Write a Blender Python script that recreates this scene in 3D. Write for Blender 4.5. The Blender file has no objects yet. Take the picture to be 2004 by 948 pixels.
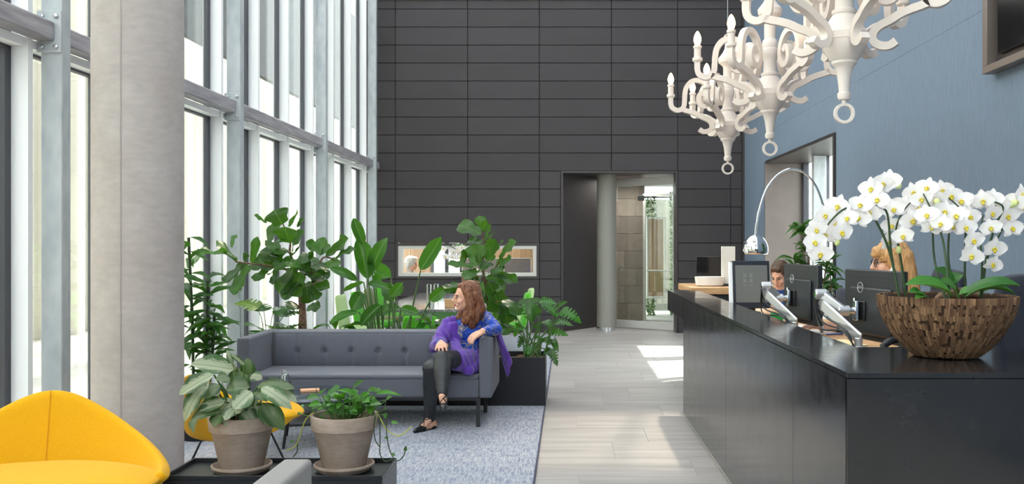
import bpy, bmesh, math, random
from mathutils import Vector, Matrix, Euler, Quaternion, noise as mnoise
random.seed(7)
PI = math.pi
SC = bpy.context.scene
COL = SC.collection
V = Vector

# ------------------------------------------------------------------ camera
FPX, VX, VY, EYE = 1800.0, 1112.0, 478.0, 1.5
cam_d = bpy.data.cameras.new('camera')
cam_d.sensor_fit = 'HORIZONTAL'; cam_d.sensor_width = 36.0
cam_d.lens = FPX / 2004 * 36
cam_d.shift_x = (1002 - VX) / 2004
cam_d.shift_y = (VY - 474) / 2004
cam_d.clip_start = 0.05; cam_d.clip_end = 300
cam = bpy.data.objects.new('camera', cam_d); COL.objects.link(cam)
cam.location = (0, 0, EYE); cam.rotation_euler = (PI / 2, 0, 0)
SC.camera = cam

def W(x, y, Y):
    """the point of the room that lies at depth Y (metres in front of the eye)"""
    return V(((x - VX) * Y / FPX, Y, EYE - (y - VY) * Y / FPX))

# ------------------------------------------------------------------ world, sun, exposure
wd = bpy.data.worlds.new('overcast_sky'); SC.world = wd; wd.use_nodes = True
_n = wd.node_tree.nodes; _n.clear()
_bg = _n.new('ShaderNodeBackground'); _bg.inputs[0].default_value = (0.93, 0.965, 1.0, 1)
_bg.inputs[1].default_value = 7.5
_o = _n.new('ShaderNodeOutputWorld'); wd.node_tree.links.new(_bg.outputs[0], _o.inputs[0])

def add_light(name, typ, energy, color, loc, direction, **kw):
    ld = bpy.data.lights.new(name, typ); ld.energy = energy; ld.color = color
    for k, v in kw.items(): setattr(ld, k, v)
    lo = bpy.data.objects.new(name, ld); COL.objects.link(lo); lo.location = loc
    lo.rotation_euler = V(direction).to_track_quat('-Z', 'Y').to_euler()
    return lo
add_light('sun', 'SUN', 6.0, (1.0, 0.90, 0.78), (4, 22, 14), (-0.23, -1.34, -1.046), angle=math.radians(1.2))
# added spot outside the right window, imitating a reflected sunbeam on the floor
add_light('added_side_spot', 'SPOT', 45000, (1.0, 0.96, 0.90), (7.3, 13.4, 6.6), (-6.2, -2.5, -6.6), spot_size=math.radians(34), spot_blend=0.15, shadow_soft_size=0.03)
SC.view_settings.view_transform = 'Standard'; SC.view_settings.look = 'None'
SC.view_settings.gamma = 1.0; SC.view_settings.use_curve_mapping = False
SC.view_settings.exposure = 0.17

# ------------------------------------------------------------------ materials
def lin(c):
    r = []
    for v in c[:3]:
        v = v / 255.0
        r.append(v / 12.92 if v <= 0.04045 else ((v + 0.055) / 1.055) ** 2.4)
    return (r[0], r[1], r[2], 1.0)

class NT:
    def __init__(s, name):
        s.m = bpy.data.materials.new(name); s.m.use_nodes = True
        s.t = s.m.node_tree; s.n = s.t.nodes; s.n.clear()
        s.out = s.n.new('ShaderNodeOutputMaterial')
    def add(s, typ, **kw):
        x = s.n.new(typ)
        for k, v in kw.items(): setattr(x, k, v)
        return x
    def link(s, a, b): s.t.links.new(a, b)
    def bsdf(s, col=None, rough=0.5, metal=0.0, spec=0.5, coat=0.0, sheen=0.0):
        b = s.add('ShaderNodeBsdfPrincipled')
        if col is not None: b.inputs['Base Color'].default_value = lin(col)
        b.inputs['Roughness'].default_value = rough; b.inputs['Metallic'].default_value = metal
        b.inputs['Specular IOR Level'].default_value = spec
        b.inputs['Coat Weight'].default_value = coat
        b.inputs['Sheen Weight'].default_value = sheen
        s.b = b; return b
    def coords(s, kind='Object', scale=(1, 1, 1), rot=(0, 0, 0)):
        tc = s.add('ShaderNodeTexCoord'); mp = s.add('ShaderNodeMapping')
        mp.inputs['Scale'].default_value = scale; mp.inputs['Rotation'].default_value = rot
        s.link(tc.outputs[kind], mp.inputs[0]); return mp.outputs[0]
    def noise(s, co, scale=5, detail=3, rough=0.5, dist=0.0):
        x = s.add('ShaderNodeTexNoise'); x.inputs['Scale'].default_value = scale
        x.inputs['Detail'].default_value = detail; x.inputs['Roughness'].default_value = rough
        x.inputs['Distortion'].default_value = dist
        if co is not None: s.link(co, x.inputs['Vector'])
        return x.outputs['Fac']
    def ramp(s, fac, stops, interp='LINEAR'):
        x = s.add('ShaderNodeValToRGB'); x.color_ramp.interpolation = interp
        e = x.color_ramp.elements
        while len(e) < len(stops): e.new(0.5)
        for i, (p, c) in enumerate(stops):
            e[i].position = p; e[i].color = lin(c) if len(c) == 3 else c
        s.link(fac, x.inputs[0]); return x.outputs[0]
    def mix(s, fac, a, b, blend='MIX'):
        x = s.add('ShaderNodeMix', data_type='RGBA', blend_type=blend)
        for sock, v in ((x.inputs[0], fac), (x.inputs[6], a), (x.inputs[7], b)):
            if isinstance(v, (int, float)): sock.default_value = v
            elif isinstance(v, tuple): sock.default_value = lin(v)
            else: s.link(v, sock)
        return x.outputs[2]
    def math(s, op, a, b=0.0):
        x = s.add('ShaderNodeMath', operation=op)
        for sock, v in ((x.inputs[0], a), (x.inputs[1], b)):
            if isinstance(v, (int, float)): sock.default_value = v
            else: s.link(v, sock)
        return x.outputs[0]
    def bump(s, h, strength=0.3, dist=0.01):
        x = s.add('ShaderNodeBump'); x.inputs['Strength'].default_value = strength
        x.inputs['Distance'].default_value = dist
        s.link(h, x.inputs['Height']); s.link(x.outputs[0], s.b.inputs['Normal'])
    def done(s, sock=None):
        s.link(sock or s.b.outputs[0], s.out.inputs[0]); return s.m

def plain(name, col, rough=0.5, metal=0.0, spec=0.5, var=0.0, scale=6, bump=0.0, bscale=200, coat=0.0, sheen=0.0):
    t = NT(name); t.bsdf(col, rough, metal, spec, coat, sheen)
    co = t.coords()
    if var:
        f = t.noise(co, scale, 4)
        lo = tuple(max(0, c * (1 - var)) for c in col); hi = tuple(min(255, c * (1 + var)) for c in col)
        t.link(t.ramp(f, [(0.3, lo), (0.7, hi)]), t.b.inputs['Base Color'])
    if bump: t.bump(t.noise(co, bscale, 2), bump, 0.002)
    return t.done()

def per_piece(name, cols, rough=0.5, spec=0.5, streak=None, bump=0.0, bscale=60, metal=0.0):
    """colour picked by object; streak = (scale vector, strength)"""
    t = NT(name); t.bsdf((128, 128, 128), rough, metal, spec)
    oi = t.add('ShaderNodeObjectInfo')
    n = len(cols)
    c = t.ramp(oi.outputs['Random'], [(i / max(1, n - 1), cols[i]) for i in range(n)])
    co = t.coords('Object')
    if streak:
        mp = t.add('ShaderNodeMapping'); mp.inputs['Scale'].default_value = streak[0]
        loc = t.add('ShaderNodeCombineXYZ'); t.link(t.math('MULTIPLY', oi.outputs['Random'], 37.0), loc.inputs[0]); t.link(loc.outputs[0], mp.inputs['Location'])
        t.link(co, mp.inputs[0])
        f = t.noise(mp.outputs[0], 1.0, 6, 0.6, 0.6)
        k = streak[1]
        g = t.ramp(f, [(0.25, (255 * (1 - k),) * 3), (0.75, (255, 255, 255))])
        c = t.mix(1.0, c, g, 'MULTIPLY')
    t.link(c, t.b.inputs['Base Color'])
    if bump: t.bump(t.noise(co, bscale, 3), bump, 0.002)
    return t.done()

def fabric(name, col, col2=None, scale=260, bump=0.5, rough=0.9, sheen=0.2):
    t = NT(name); t.bsdf(col, rough, 0, 0.25, 0, sheen)
    co = t.coords('Object')
    a = t.add('ShaderNodeTexWave', wave_type='BANDS', bands_direction='X'); a.inputs['Scale'].default_value = scale; a.inputs['Distortion'].default_value = 1.5
    b = t.add('ShaderNodeTexWave', wave_type='BANDS', bands_direction='Z'); b.inputs['Scale'].default_value = scale; b.inputs['Distortion'].default_value = 1.5
    t.link(co, a.inputs[0]); t.link(co, b.inputs[0])
    h = t.math('ADD', a.outputs['Fac'], b.outputs['Fac'])
    f = t.noise(co, 240, 3)
    col2 = col2 or tuple(c * 0.9 for c in col)
    t.link(t.ramp(f, [(0.35, col2), (0.65, col)]), t.b.inputs['Base Color'])
    t.bump(h, bump, 0.001)
    return t.done()

def glass_mat(name, tint=(255, 255, 255), refl=0.08, rough=0.0, edge=0.6):
    t = NT(name)
    tr = t.add('ShaderNodeBsdfTransparent'); tr.inputs[0].default_value = lin(tint)
    gl = t.add('ShaderNodeBsdfGlossy'); gl.inputs['Roughness'].default_value = rough
    lw = t.add('ShaderNodeFresnel'); lw.inputs[0].default_value = 1.45
    f = t.math('MINIMUM', t.math('ADD', t.math('MULTIPLY', lw.outputs[0], 1.0), refl - 0.04), edge)
    mx = t.add('ShaderNodeMixShader'); t.link(f, mx.inputs[0]); t.link(tr.outputs[0], mx.inputs[1]); t.link(gl.outputs[0], mx.inputs[2])
    return t.done(mx.outputs[0])

def emit_mat(name, col, strength):
    t = NT(name); e = t.add('ShaderNodeEmission'); e.inputs[0].default_value = lin(col); e.inputs[1].default_value = strength
    return t.done(e.outputs[0])

def leaf_mat(name, c_top, c_dark, vein, rough=0.35, pattern='vein', trans=0.35, silver=None):
    """generated x runs from stalk to tip, y across the blade"""
    t = NT(name); b = t.bsdf(c_top, rough, 0, 0.5)
    tc = t.add('ShaderNodeTexCoord'); sp = t.add('ShaderNodeSeparateXYZ'); t.link(tc.outputs['Generated'], sp.inputs[0])
    ay = t.math('ABSOLUTE', t.math('SUBTRACT', sp.outputs[1], 0.5))
    oi = t.add('ShaderNodeObjectInfo')
    base = t.ramp(oi.outputs['Random'], [(0.0, c_dark), (0.6, c_top), (1.0, tuple(min(255, c * 1.18) for c in c_top))])
    nz = t.noise(tc.outputs['Generated'], 9, 3)
    base = t.mix(t.math('MULTIPLY', nz, 0.5), base, c_dark)
    if silver:
        w = t.math('ADD', t.math('MULTIPLY', ay, 2.0), t.math('MULTIPLY', t.math('SUBTRACT', t.noise(t.coords('Generated', (5, 26, 5), (0, 0, 0.5)), 1.0, 4, 0.7), 0.5), 1.6))
        base = t.mix(t.ramp(w, [(0.40, (255, 255, 255)), (0.62, (0, 0, 0))]), base, silver)
    mid = t.ramp(ay, [(0.0, (255, 255, 255)), (0.03, (0, 0, 0))])
    col = t.mix(t.math('MULTIPLY', mid, 0.75), base, vein)
    if pattern == 'vein':
        d = t.math('ADD', t.math('MULTIPLY', sp.outputs[0], 9.0), t.math('MULTIPLY', ay, -7.0))
        fr = t.math('FRACT', d)
        sv = t.ramp(fr, [(0.0, (255, 255, 255)), (0.09, (0, 0, 0)), (0.93, (0, 0, 0)), (1.0, (255, 255, 255))])
        col = t.mix(t.math('MULTIPLY', sv, 0.4), col, vein)
    t.link(col, b.inputs['Base Color'])
    tl = t.add('ShaderNodeBsdfTranslucent')
    t.link(t.mix(1.0, col, (190, 235, 90), 'MULTIPLY'), tl.inputs[0]) if False else t.link(t.mix(0.45, col, (120, 190, 40)), tl.inputs[0])
    mx = t.add('ShaderNodeMixShader'); mx.inputs[0].default_value = trans
    t.link(b.outputs[0], mx.inputs[1]); t.link(tl.outputs[0], mx.inputs[2])
    return t.done(mx.outputs[0])

# ------------------------------------------------------------------ mesh building
class MB:
    def __init__(s): s.v = []; s.f = []
    def _add(s, vs, fs, M=None):
        o = len(s.v)
        s.v += [tuple(M @ V(p)) if M is not None else tuple(p) for p in vs]
        s.f += [tuple(i + o for i in f) for f in fs]; return s
    def box(s, a, b, M=None):
        x0, y0, z0 = a; x1, y1, z1 = b
        vs = [(x0, y0, z0), (x1, y0, z0), (x1, y1, z0), (x0, y1, z0), (x0, y0, z1), (x1, y0, z1), (x1, y1, z1), (x0, y1, z1)]
        return s._add(vs, [(0, 3, 2, 1), (4, 5, 6, 7), (0, 1, 5, 4), (1, 2, 6, 5), (2, 3, 7, 6), (3, 0, 4, 7)], M)
    def cbox(s, c, d, M=None):
        return s.box((c[0] - d[0] / 2, c[1] - d[1] / 2, c[2] - d[2] / 2), (c[0] + d[0] / 2, c[1] + d[1] / 2, c[2] + d[2] / 2), M)
    def prism(s, poly, z0, z1, M=None):
        n = len(poly)
        vs = [(p[0], p[1], z0) for p in poly] + [(p[0], p[1], z1) for p in poly]
        fs = [tuple(range(n - 1, -1, -1)), tuple(range(n, 2 * n))] + [(i, (i + 1) % n, n + (i + 1) % n, n + i) for i in range(n)]
        return s._add(vs, fs, M)
    def lathe(s, prof, n=24, M=None, cap=True):
        vs = []; fs = []
        for r, z in prof:
            for k in range(n):
                a = 2 * PI * k / n; vs.append((r * math.cos(a), r * math.sin(a), z))
        m = len(prof)
        for j in range(m - 1):
            for k in range(n):
                k2 = (k + 1) % n
                fs.append((j * n + k, j * n + k2, (j + 1) * n + k2, (j + 1) * n + k))
        if cap:
            if prof[0][0] > 1e-5: fs.append(tuple(range(n - 1, -1, -1)))
            if prof[-1][0] > 1e-5: fs.append(tuple((m - 1) * n + k for k in range(n)))
        return s._add(vs, fs, M)
    def tube(s, pts, r, n=8, M=None, cap=True):
        pts = [V(p) for p in pts]; m = len(pts)
        rr = r if isinstance(r, (list, tuple)) else [r] * m
        vs = []; fs = []
        t0 = (pts[1] - pts[0]).normalized()
        up = V((0, 0, 1)) if abs(t0.z) < 0.9 else V((1, 0, 0))
        nrm = t0.cross(up).normalized()
        for i in range(m):
            if i == 0: t = t0
            elif i == m - 1: t = (pts[i] - pts[i - 1]).normalized()
            else: t = ((pts[i + 1] - pts[i]).normalized() + (pts[i] - pts[i - 1]).normalized()).normalized()
            nrm = (nrm - t * nrm.dot(t)).normalized(); bn = t.cross(nrm)
            for k in range(n):
                a = 2 * PI * k / n
                vs.append(pts[i] + (nrm * math.cos(a) + bn * math.sin(a)) * rr[i])
        for i in range(m - 1):
            for k in range(n):
                k2 = (k + 1) % n
                fs.append((i * n + k, i * n + k2, (i + 1) * n + k2, (i + 1) * n + k))
        if cap: fs += [tuple(range(n - 1, -1, -1)), tuple((m - 1) * n + k for k in range(n))]
        return s._add(vs, fs, M)
    def cyl(s, a, b, r, n=16, M=None): return s.tube([a, b], r, n, M)
    def ball(s, c, r, nu=16, nv=10, M=None):
        r = r if isinstance(r, (tuple, list)) else (r, r, r)
        vs = [(c[0], c[1], c[2] - r[2])]; fs = []
        for j in range(1, nv):
            ph = -PI / 2 + PI * j / nv
            for k in range(nu):
                a = 2 * PI * k / nu
                vs.append((c[0] + r[0] * math.cos(ph) * math.cos(a), c[1] + r[1] * math.cos(ph) * math.sin(a), c[2] + r[2] * math.sin(ph)))
        vs.append((c[0], c[1], c[2] + r[2])); L = len(vs) - 1
        for k in range(nu):
            fs.append((0, 1 + (k + 1) % nu, 1 + k)); b = 1 + (nv - 2) * nu
            fs.append((L, b + k, b + (k + 1) % nu))
        for j in range(nv - 2):
            for k in range(nu):
                k2 = (k + 1) % nu; a = 1 + j * nu
                fs.append((a + k, a + k2, a + nu + k2, a + nu + k))
        return s._add(vs, fs, M)
    def torus(s, R, r, n=28, m=10, M=None):
        vs = []; fs = []
        for i in range(n):
            a = 2 * PI * i / n
            for j in range(m):
                b = 2 * PI * j / m
                vs.append(((R + r * math.cos(b)) * math.cos(a), (R + r * math.cos(b)) * math.sin(a), r * math.sin(b)))
        for i in range(n):
            for j in range(m):
                fs.append((i * m + j, ((i + 1) % n) * m + j, ((i + 1) % n) * m + (j + 1) % m, i * m + (j + 1) % m))
        return s._add(vs, fs, M)
    def grid(s, fn, nu, nv, M=None):
        """fn(u,v)->point for u,v in 0..1"""
        vs = [fn(i / nu, j / nv) for j in range(nv + 1) for i in range(nu + 1)]
        fs = [(j * (nu + 1) + i, j * (nu + 1) + i + 1, (j + 1) * (nu + 1) + i + 1, (j + 1) * (nu + 1) + i) for j in range(nv) for i in range(nu)]
        return s._add(vs, fs, M)
    def mesh(s, name, smooth=40):
        me = bpy.data.meshes.new(name); me.from_pydata(s.v, [], s.f); me.validate(); me.update()
        if smooth:
            me.shade_smooth()
            if smooth < 180: me.set_sharp_from_angle(angle=math.radians(smooth))
        return me

def link(o, parent=None):
    COL.objects.link(o)
    if parent is not None: o.parent = parent
    return o
def obj(name, mb, mat, parent=None, bevel=0.0, seg=2, smooth=40, solid=0.0, subsurf=0, loc=None, rot=None):
    me = mb if isinstance(mb, bpy.types.Mesh) else mb.mesh(name, smooth)
    if mat is not None and not me.materials: me.materials.append(mat)
    o = bpy.data.objects.new(name, me); link(o, parent)
    if loc is not None: o.location = loc
    if rot is not None: o.rotation_euler = rot
    if solid:
        m = o.modifiers.new('solid', 'SOLIDIFY'); m.thickness = solid; m.offset = 0
    if bevel:
        m = o.modifiers.new('bevel', 'BEVEL'); m.width = bevel; m.segments = seg; m.limit_method = 'ANGLE'; m.harden_normals = False
    if subsurf:
        m = o.modifiers.new('sub', 'SUBSURF'); m.levels = subsurf; m.render_levels = subsurf
    return o
def tag(o, label=None, cat=None, group=None, kind=None):
    if label: o['label'] = label
    if cat: o['category'] = cat
    if group: o['group'] = group
    if kind: o['kind'] = kind
    return o
def thing(name, label, cat, loc=(0, 0, 0), rz=0.0, group=None):
    o = bpy.data.objects.new(name, None); COL.objects.link(o); o.empty_display_size = 0.1
    o.location = loc; o.rotation_euler = (0, 0, rz)
    return tag(o, label, cat, group)
def setting(name, loc=(0, 0, 0)):
    o = bpy.data.objects.new(name, None); COL.objects.link(o); o.empty_display_size = 0.1; o.location = loc
    o['kind'] = 'structure'; return o
def copy_tree(o, parent=None, label=None):
    c = o.copy(); COL.objects.link(c); c.parent = parent
    if label: c['label'] = label
    for ch in o.children:
        copy_tree(ch, c)
    return c

def round_cone(p0, r0, p1, r1, bm, n=2):
    """tapered capsule as the hull of two balls"""
    b2 = bmesh.new()
    for p, r in ((p0, r0), (p1, r1)):
        bmesh.ops.create_icosphere(b2, subdivisions=n, radius=r, matrix=Matrix.Translation(p))
    res = bmesh.ops.convex_hull(b2, input=b2.verts)
    bmesh.ops.delete(b2, geom=[e for e in res['geom_interior'] if isinstance(e, bmesh.types.BMVert)], context='VERTS')
    me = bpy.data.meshes.new('t'); b2.to_mesh(me); b2.free(); bm.from_mesh(me); bpy.data.meshes.remove(me)
def blob(parts, voxel=0.012, smooth=4, disp=None, factor=0.5):
    """one continuous surface grown around tapered capsules ('c',p0,r0,p1,r1) and ellipsoids ('e',c,(rx,ry,rz),rot)"""
    bm = bmesh.new()
    for p in parts:
        if p[0] == 'c': round_cone(V(p[1]), p[2], V(p[3]), p[4], bm)
        else:
            M = Matrix.Translation(V(p[1])) @ (Euler(p[3]).to_matrix().to_4x4() if len(p) > 3 else Matrix.Identity(4)) @ Matrix.Diagonal(V((*p[2], 1)))
            bmesh.ops.create_icosphere(bm, subdivisions=3, radius=1.0, matrix=M)
    me = bpy.data.meshes.new('blob'); bm.to_mesh(me); bm.free()
    o = bpy.data.objects.new('blob', me); COL.objects.link(o)
    m = o.modifiers.new('r', 'REMESH'); m.mode = 'VOXEL'; m.voxel_size = voxel; m.use_smooth_shade = True
    if smooth:
        m = o.modifiers.new('s', 'SMOOTH'); m.iterations = smooth; m.factor = factor
    dg = bpy.context.evaluated_depsgraph_get(); dg.update()
    nm = bpy.data.meshes.new_from_object(o.evaluated_get(dg))
    bpy.data.objects.remove(o); bpy.data.meshes.remove(me)
    if disp:
        nm.update()
        nor = [v.normal.copy() for v in nm.vertices]
        for v, nn in zip(nm.vertices, nor): v.co += nn * disp(v.co, nn)
    nm.materials.clear(); nm.shade_smooth(); nm.update()
    return nm
def text_mesh(txt, size, depth=0.0005):
    cu = bpy.data.curves.new('t', 'FONT'); cu.body = txt; cu.size = size; cu.extrude = depth; cu.align_x = 'CENTER'; cu.align_y = 'CENTER'
    o = bpy.data.objects.new('t', cu); COL.objects.link(o)
    dg = bpy.context.evaluated_depsgraph_get(); dg.update()
    me = bpy.data.meshes.new_from_object(o.evaluated_get(dg)); bpy.data.objects.remove(o)
    return me
def smooth_path(pts, n=6):
    """Catmull-Rom through points"""
    P = [V(p) for p in pts]; out = []
    for i in range(len(P) - 1):
        p0 = P[max(i - 1, 0)]; p1 = P[i]; p2 = P[i + 1]; p3 = P[min(i + 2, len(P) - 1)]
        for k in range(n):
            t = k / n
            out.append(0.5 * ((2 * p1) + (p2 - p0) * t + (2 * p0 - 5 * p1 + 4 * p2 - p3) * t * t + (3 * p1 - p0 - 3 * p2 + p3) * t ** 3))
    out.append(P[-1]); return out
# ------------------------------------------------------------------ materials of the room
M = {}
M['tile'] = per_piece('floor_tile', [(194, 187, 183), (185, 179, 175), (200, 193, 189)], 0.42, 0.45, ((0.9, 9.0, 1.0), 0.22), 0.06, 40)
M['grout'] = plain('grout', (172, 166, 160), 0.8)
M['clad'] = per_piece('cladding', [(60, 56, 59), (64, 60, 63), (58, 55, 57)], 0.55, 0.4, ((1.0, 1.0, 1.0), 0.08), 0.15, 300)
M['clad_back'] = plain('cladding_joint', (34, 32, 33), 0.8)
M['dark_trim'] = plain('dark_bronze_trim', (66, 62, 62), 0.4, 0.3)
M['bronze'] = plain('bronze_lining', (122, 114, 110), 0.42, 0.55, var=0.05, scale=2)
M['blue_felt'] = NT('blue_felt'); _t = M['blue_felt']; _t.bsdf((124, 146, 170), 0.95, 0, 0.2)
_c = _t.coords('Object', (1, 1, 0.12)); _f = _t.noise(_c, 60, 4)
_t.link(_t.ramp(_f, [(0.3, (107, 121, 138)), (0.7, (115, 130, 148))]), _t.b.inputs['Base Color']); _t.bump(_t.noise(_t.coords(), 300, 2), 0.25, 0.002)
M['blue_felt'] = _t.done()
M['concrete'] = NT('concrete'); _t = M['concrete']; _t.bsdf((188, 182, 178), 0.8, 0, 0.3)
_c = _t.coords(); _f = _t.noise(_c, 3, 6, 0.65); _f2 = _t.noise(_t.coords('Object', (1, 1, 2.5)), 14, 5)
_a = _t.ramp(_f, [(0.3, (180, 171, 165)), (0.7, (194, 187, 182))]); _b = _t.ramp(_f2, [(0.3, (240, 240, 240)), (0.7, (255, 255, 255))])
_t.link(_t.mix(1.0, _a, _b, 'MULTIPLY'), _t.b.inputs['Base Color']); _t.bump(_f2, 0.05, 0.002); M['concrete'] = _t.done()
_t = NT('galvanised'); _t.bsdf((176, 184, 190), 0.5, 0.25, 0.5)
_vo = _t.add('ShaderNodeTexVoronoi'); _vo.inputs['Scale'].default_value = 16; _t.link(_t.coords('Object', (1, 1, 0.5)), _vo.inputs[0])
_f = _t.noise(_t.coords('Object', (1, 1, 0.3)), 6, 5)
_t.link(_t.mix(0.35, _t.ramp(_f, [(0.3, (160, 170, 176)), (0.7, (196, 202, 206))]), _t.ramp(_vo.outputs['Distance'], [(0.0, (160, 168, 174)), (0.8, (205, 210, 212))])), _t.b.inputs['Base Color'])
M['galv'] = _t.done()
_t = NT('galvanised_tube'); _t.bsdf((160, 158, 164), 0.5, 0.25, 0.5)
_f = _t.noise(_t.coords('Object', (6, 0.6, 6)), 5, 5)
_t.link(_t.ramp(_f, [(0.3, (142, 138, 146)), (0.7, (182, 180, 184))]), _t.b.inputs['Base Color'])
M['galv_tube'] = _t.done()
M['white_alu'] = plain('white_aluminium', (246, 248, 250), 0.4, 0.0, 0.4)
M['dark_frame'] = plain('dark_window_frame', (62, 64, 72), 0.45)
M['glass'] = glass_mat('window_glass', (250, 253, 250), 0.06)
M['glass_clear'] = glass_mat('clear_glass', (250, 254, 252), 0.07)
M['glass_tint'] = glass_mat('grey_tinted_glass', (180, 178, 172), 0.06)
M['white_wall'] = plain('white_plaster', (226, 224, 220), 0.8)
M['light_grey'] = plain('light_grey_metal', (200, 199, 194), 0.45, 0.0, 0.4)
M['paving'] = plain('exterior_paving', (196, 192, 184), 0.9, var=0.06, scale=1.5)
M['beige_clad'] = per_piece('beige_cladding', [(226, 222, 212), (232, 229, 221), (238, 236, 231)], 0.7)
M['soffit'] = plain('dark_soffit', (74, 78, 84), 0.6)
M['oak'] = NT('oak'); _t = M['oak']; _t.bsdf((214, 166, 116), 0.5, 0, 0.4)
_f = _t.noise(_t.coords('Object', (1.2, 1.2, 14), (0, PI / 2, 0)), 3, 5, 0.6, 1.0)
_t.link(_t.ramp(_f, [(0.3, (198, 150, 102)), (0.7, (226, 182, 134))]), _t.b.inputs['Base Color']); M['oak'] = _t.done()
M['oak_v'] = per_piece('oak_panel', [(196, 162, 130), (204, 172, 140), (188, 154, 124)], 0.5, 0.4, ((14, 14, 0.8), 0.15))
M['stone'] = per_piece('stone_block', [(150, 138, 128), (126, 116, 108), (164, 152, 141), (138, 128, 120)], 0.7, 0.3, ((6, 6, 6), 0.15))
M['hedge'] = per_piece('hedge_leaf', [(70, 118, 44), (104, 156, 60)], 0.6)
M['grey_paint'] = plain('grey_paint', (150, 149, 140), 0.55)
M['chrome'] = plain('chrome', (225, 228, 232), 0.08, 1.0)
M['steel'] = plain('brushed_steel', (190, 192, 196), 0.3, 0.9)
M['black_metal'] = plain('black_metal', (34, 36, 40), 0.45, 0.0, 0.5)
M['black'] = plain('black_plastic', (28, 29, 32), 0.4)

XL, XR, YB, YF, ZC = -3.385, 2.97, 15.5, -6.0, 7.5
SCL = 1.5 / (652 - VY)          # metres per photo pixel on the back wall

# ------------------------------------------------------------------ floor
fl = obj('floor', MB().box((-3.5, YF, -0.12), (3.7, 19.8, -0.004)), M['grout']); tag(fl, kind='structure')
TL, TD = 1.06, 0.525
tile_me = MB().box((-TL / 2 + .0015, -TD / 2 + .0015, -0.004), (TL / 2 - .0015, TD / 2 - .0015, 0)).mesh('tile', 0); tile_me.materials.append(M['tile'])
r = 0; y = 6.45 - TD * 7
while y < 17.2:
    off = [0.0, 0.52, 0.23, 0.78][r % 4]
    x = -0.45 - 1.06 + off
    while x < 3.5:
        x1 = min(x + TL, 3.5)
        if x1 > -0.9 and x1 - x > 0.1:
            t = bpy.data.objects.new('tile', tile_me); link(t, fl); t.location = ((x + x1) / 2, y + TD / 2, 0); t.scale.x = (x1 - x) / TL
        x = x1
    y += TD; r += 1

# ------------------------------------------------------------------ back wall with its cladding panels
wb = MB()
NX0, NX1, NZ = -0.12, 1.845, 2.7315
WX0, WX1, WZ0, WZ1 = -2.914, -0.486, 0.9105, 1.5175
yb0, yb1 = YB + 0.03, YB + 0.25
for a, b in (((-3.45, 0), (WX0, 5.62)), ((WX0, 0), (WX1, WZ0)), ((WX0, WZ1), (WX1, 5.62)), ((WX1, 0), (NX0, 5.62)), ((NX0, NZ), (NX1, 5.62)), ((NX1, 0), (3.0, 5.62))):
    wb.box((a[0], yb0, a[1]), (b[0], yb1, b[1]))
wall_back = tag(obj('wall_back', wb, M['clad_back'], smooth=0), kind='structure')
RH = 0.3035; G = 0.004
def panel(x0, x1, z0, z1):
    obj('cladding_panel', MB().box((x0 + G, YB, z0 + G), (x1 - G, yb0 + 0.001, z1 - G)), M['clad'], wall_back, bevel=0.004, seg=1, smooth=0)
xs = [-3.40, -2.914, -1.695, -0.486, 0.729, 1.845, 2.93]
for k in range(19):
    z0, z1 = k * RH, min((k + 1) * RH, 5.62)
    for i in range(len(xs) - 1):
        x0, x1 = xs[i], xs[i + 1]
        if k in (3, 4) and i in (1, 2): continue
        if k < 9:
            if i == 4: continue
            if i == 3: x1 = NX0
            if i == 5:
                panel(x0, 2.74, z0, z1); panel(2.74, x1, z0, z1); continue
        panel(x0, x1, z0, z1)
tag(obj('trim_1', MB().box((-3.4, YB - 0.03, 5.62), (2.97, yb1, 5.70)), M['light_grey']), kind='structure')
tag(obj('trim_2', MB().box((2.93, YB - 0.02, 0), (2.97, YB + 0.03, 5.62)), M['dark_trim']), kind='structure')
# clerestory above the cladding, through which the low sun comes
cl = setting('window_1', (0, YB + 0.1, 5.70))
for i in range(6):
    x = -3.4 + i * (6.37 / 6)
    obj('pane', MB().box((x + .03, -.006, .04), (x + 6.37 / 6 - .03, .006, ZC - 5.74)), M['glass_tint'], cl, smooth=0)
    obj('mullion', MB().box((x - .03, -.05, 0), (x + .03, .05, ZC - 5.70)), M['light_grey'], cl)
# frame of the long low window and the doorway
fw = setting('window_2', (0, YB, 0))
def rect_frame(name, x0, x1, z0, z1, w, y0, y1, mat, par, bottom=True, bev=0.003):
    obj(name, MB().box((x0, y0, z1 - w), (x1, y1, z1)), mat, par, bevel=bev)
    if bottom: obj(name, MB().box((x0, y0, z0), (x1, y1, z0 + w)), mat, par, bevel=bev)
    zb = z0 + w if bottom else z0
    obj(name, MB().box((x0, y0, zb), (x0 + w, y1, z1 - w)), mat, par, bevel=bev)
    obj(name, MB().box((x1 - w, y0, zb), (x1, y1, z1 - w)), mat, par, bevel=bev)
rect_frame('outer_frame', WX0 + .002, WX1 - .002, WZ0 + .001, WZ1 - .001, 0.045, -0.012, 0.24, M['dark_trim'], fw)
rect_frame('frame', WX0 + .045, WX1 - .045, WZ0 + .04, WZ1 - .04, 0.062, 0.0, 0.20, M['light_grey'], fw)
obj('pane', MB().box((WX0 + .1, .12, WZ0 + .1), (WX1 - .1, .13, WZ1 - .1)), M['glass_clear'], fw, smooth=0)

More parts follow.
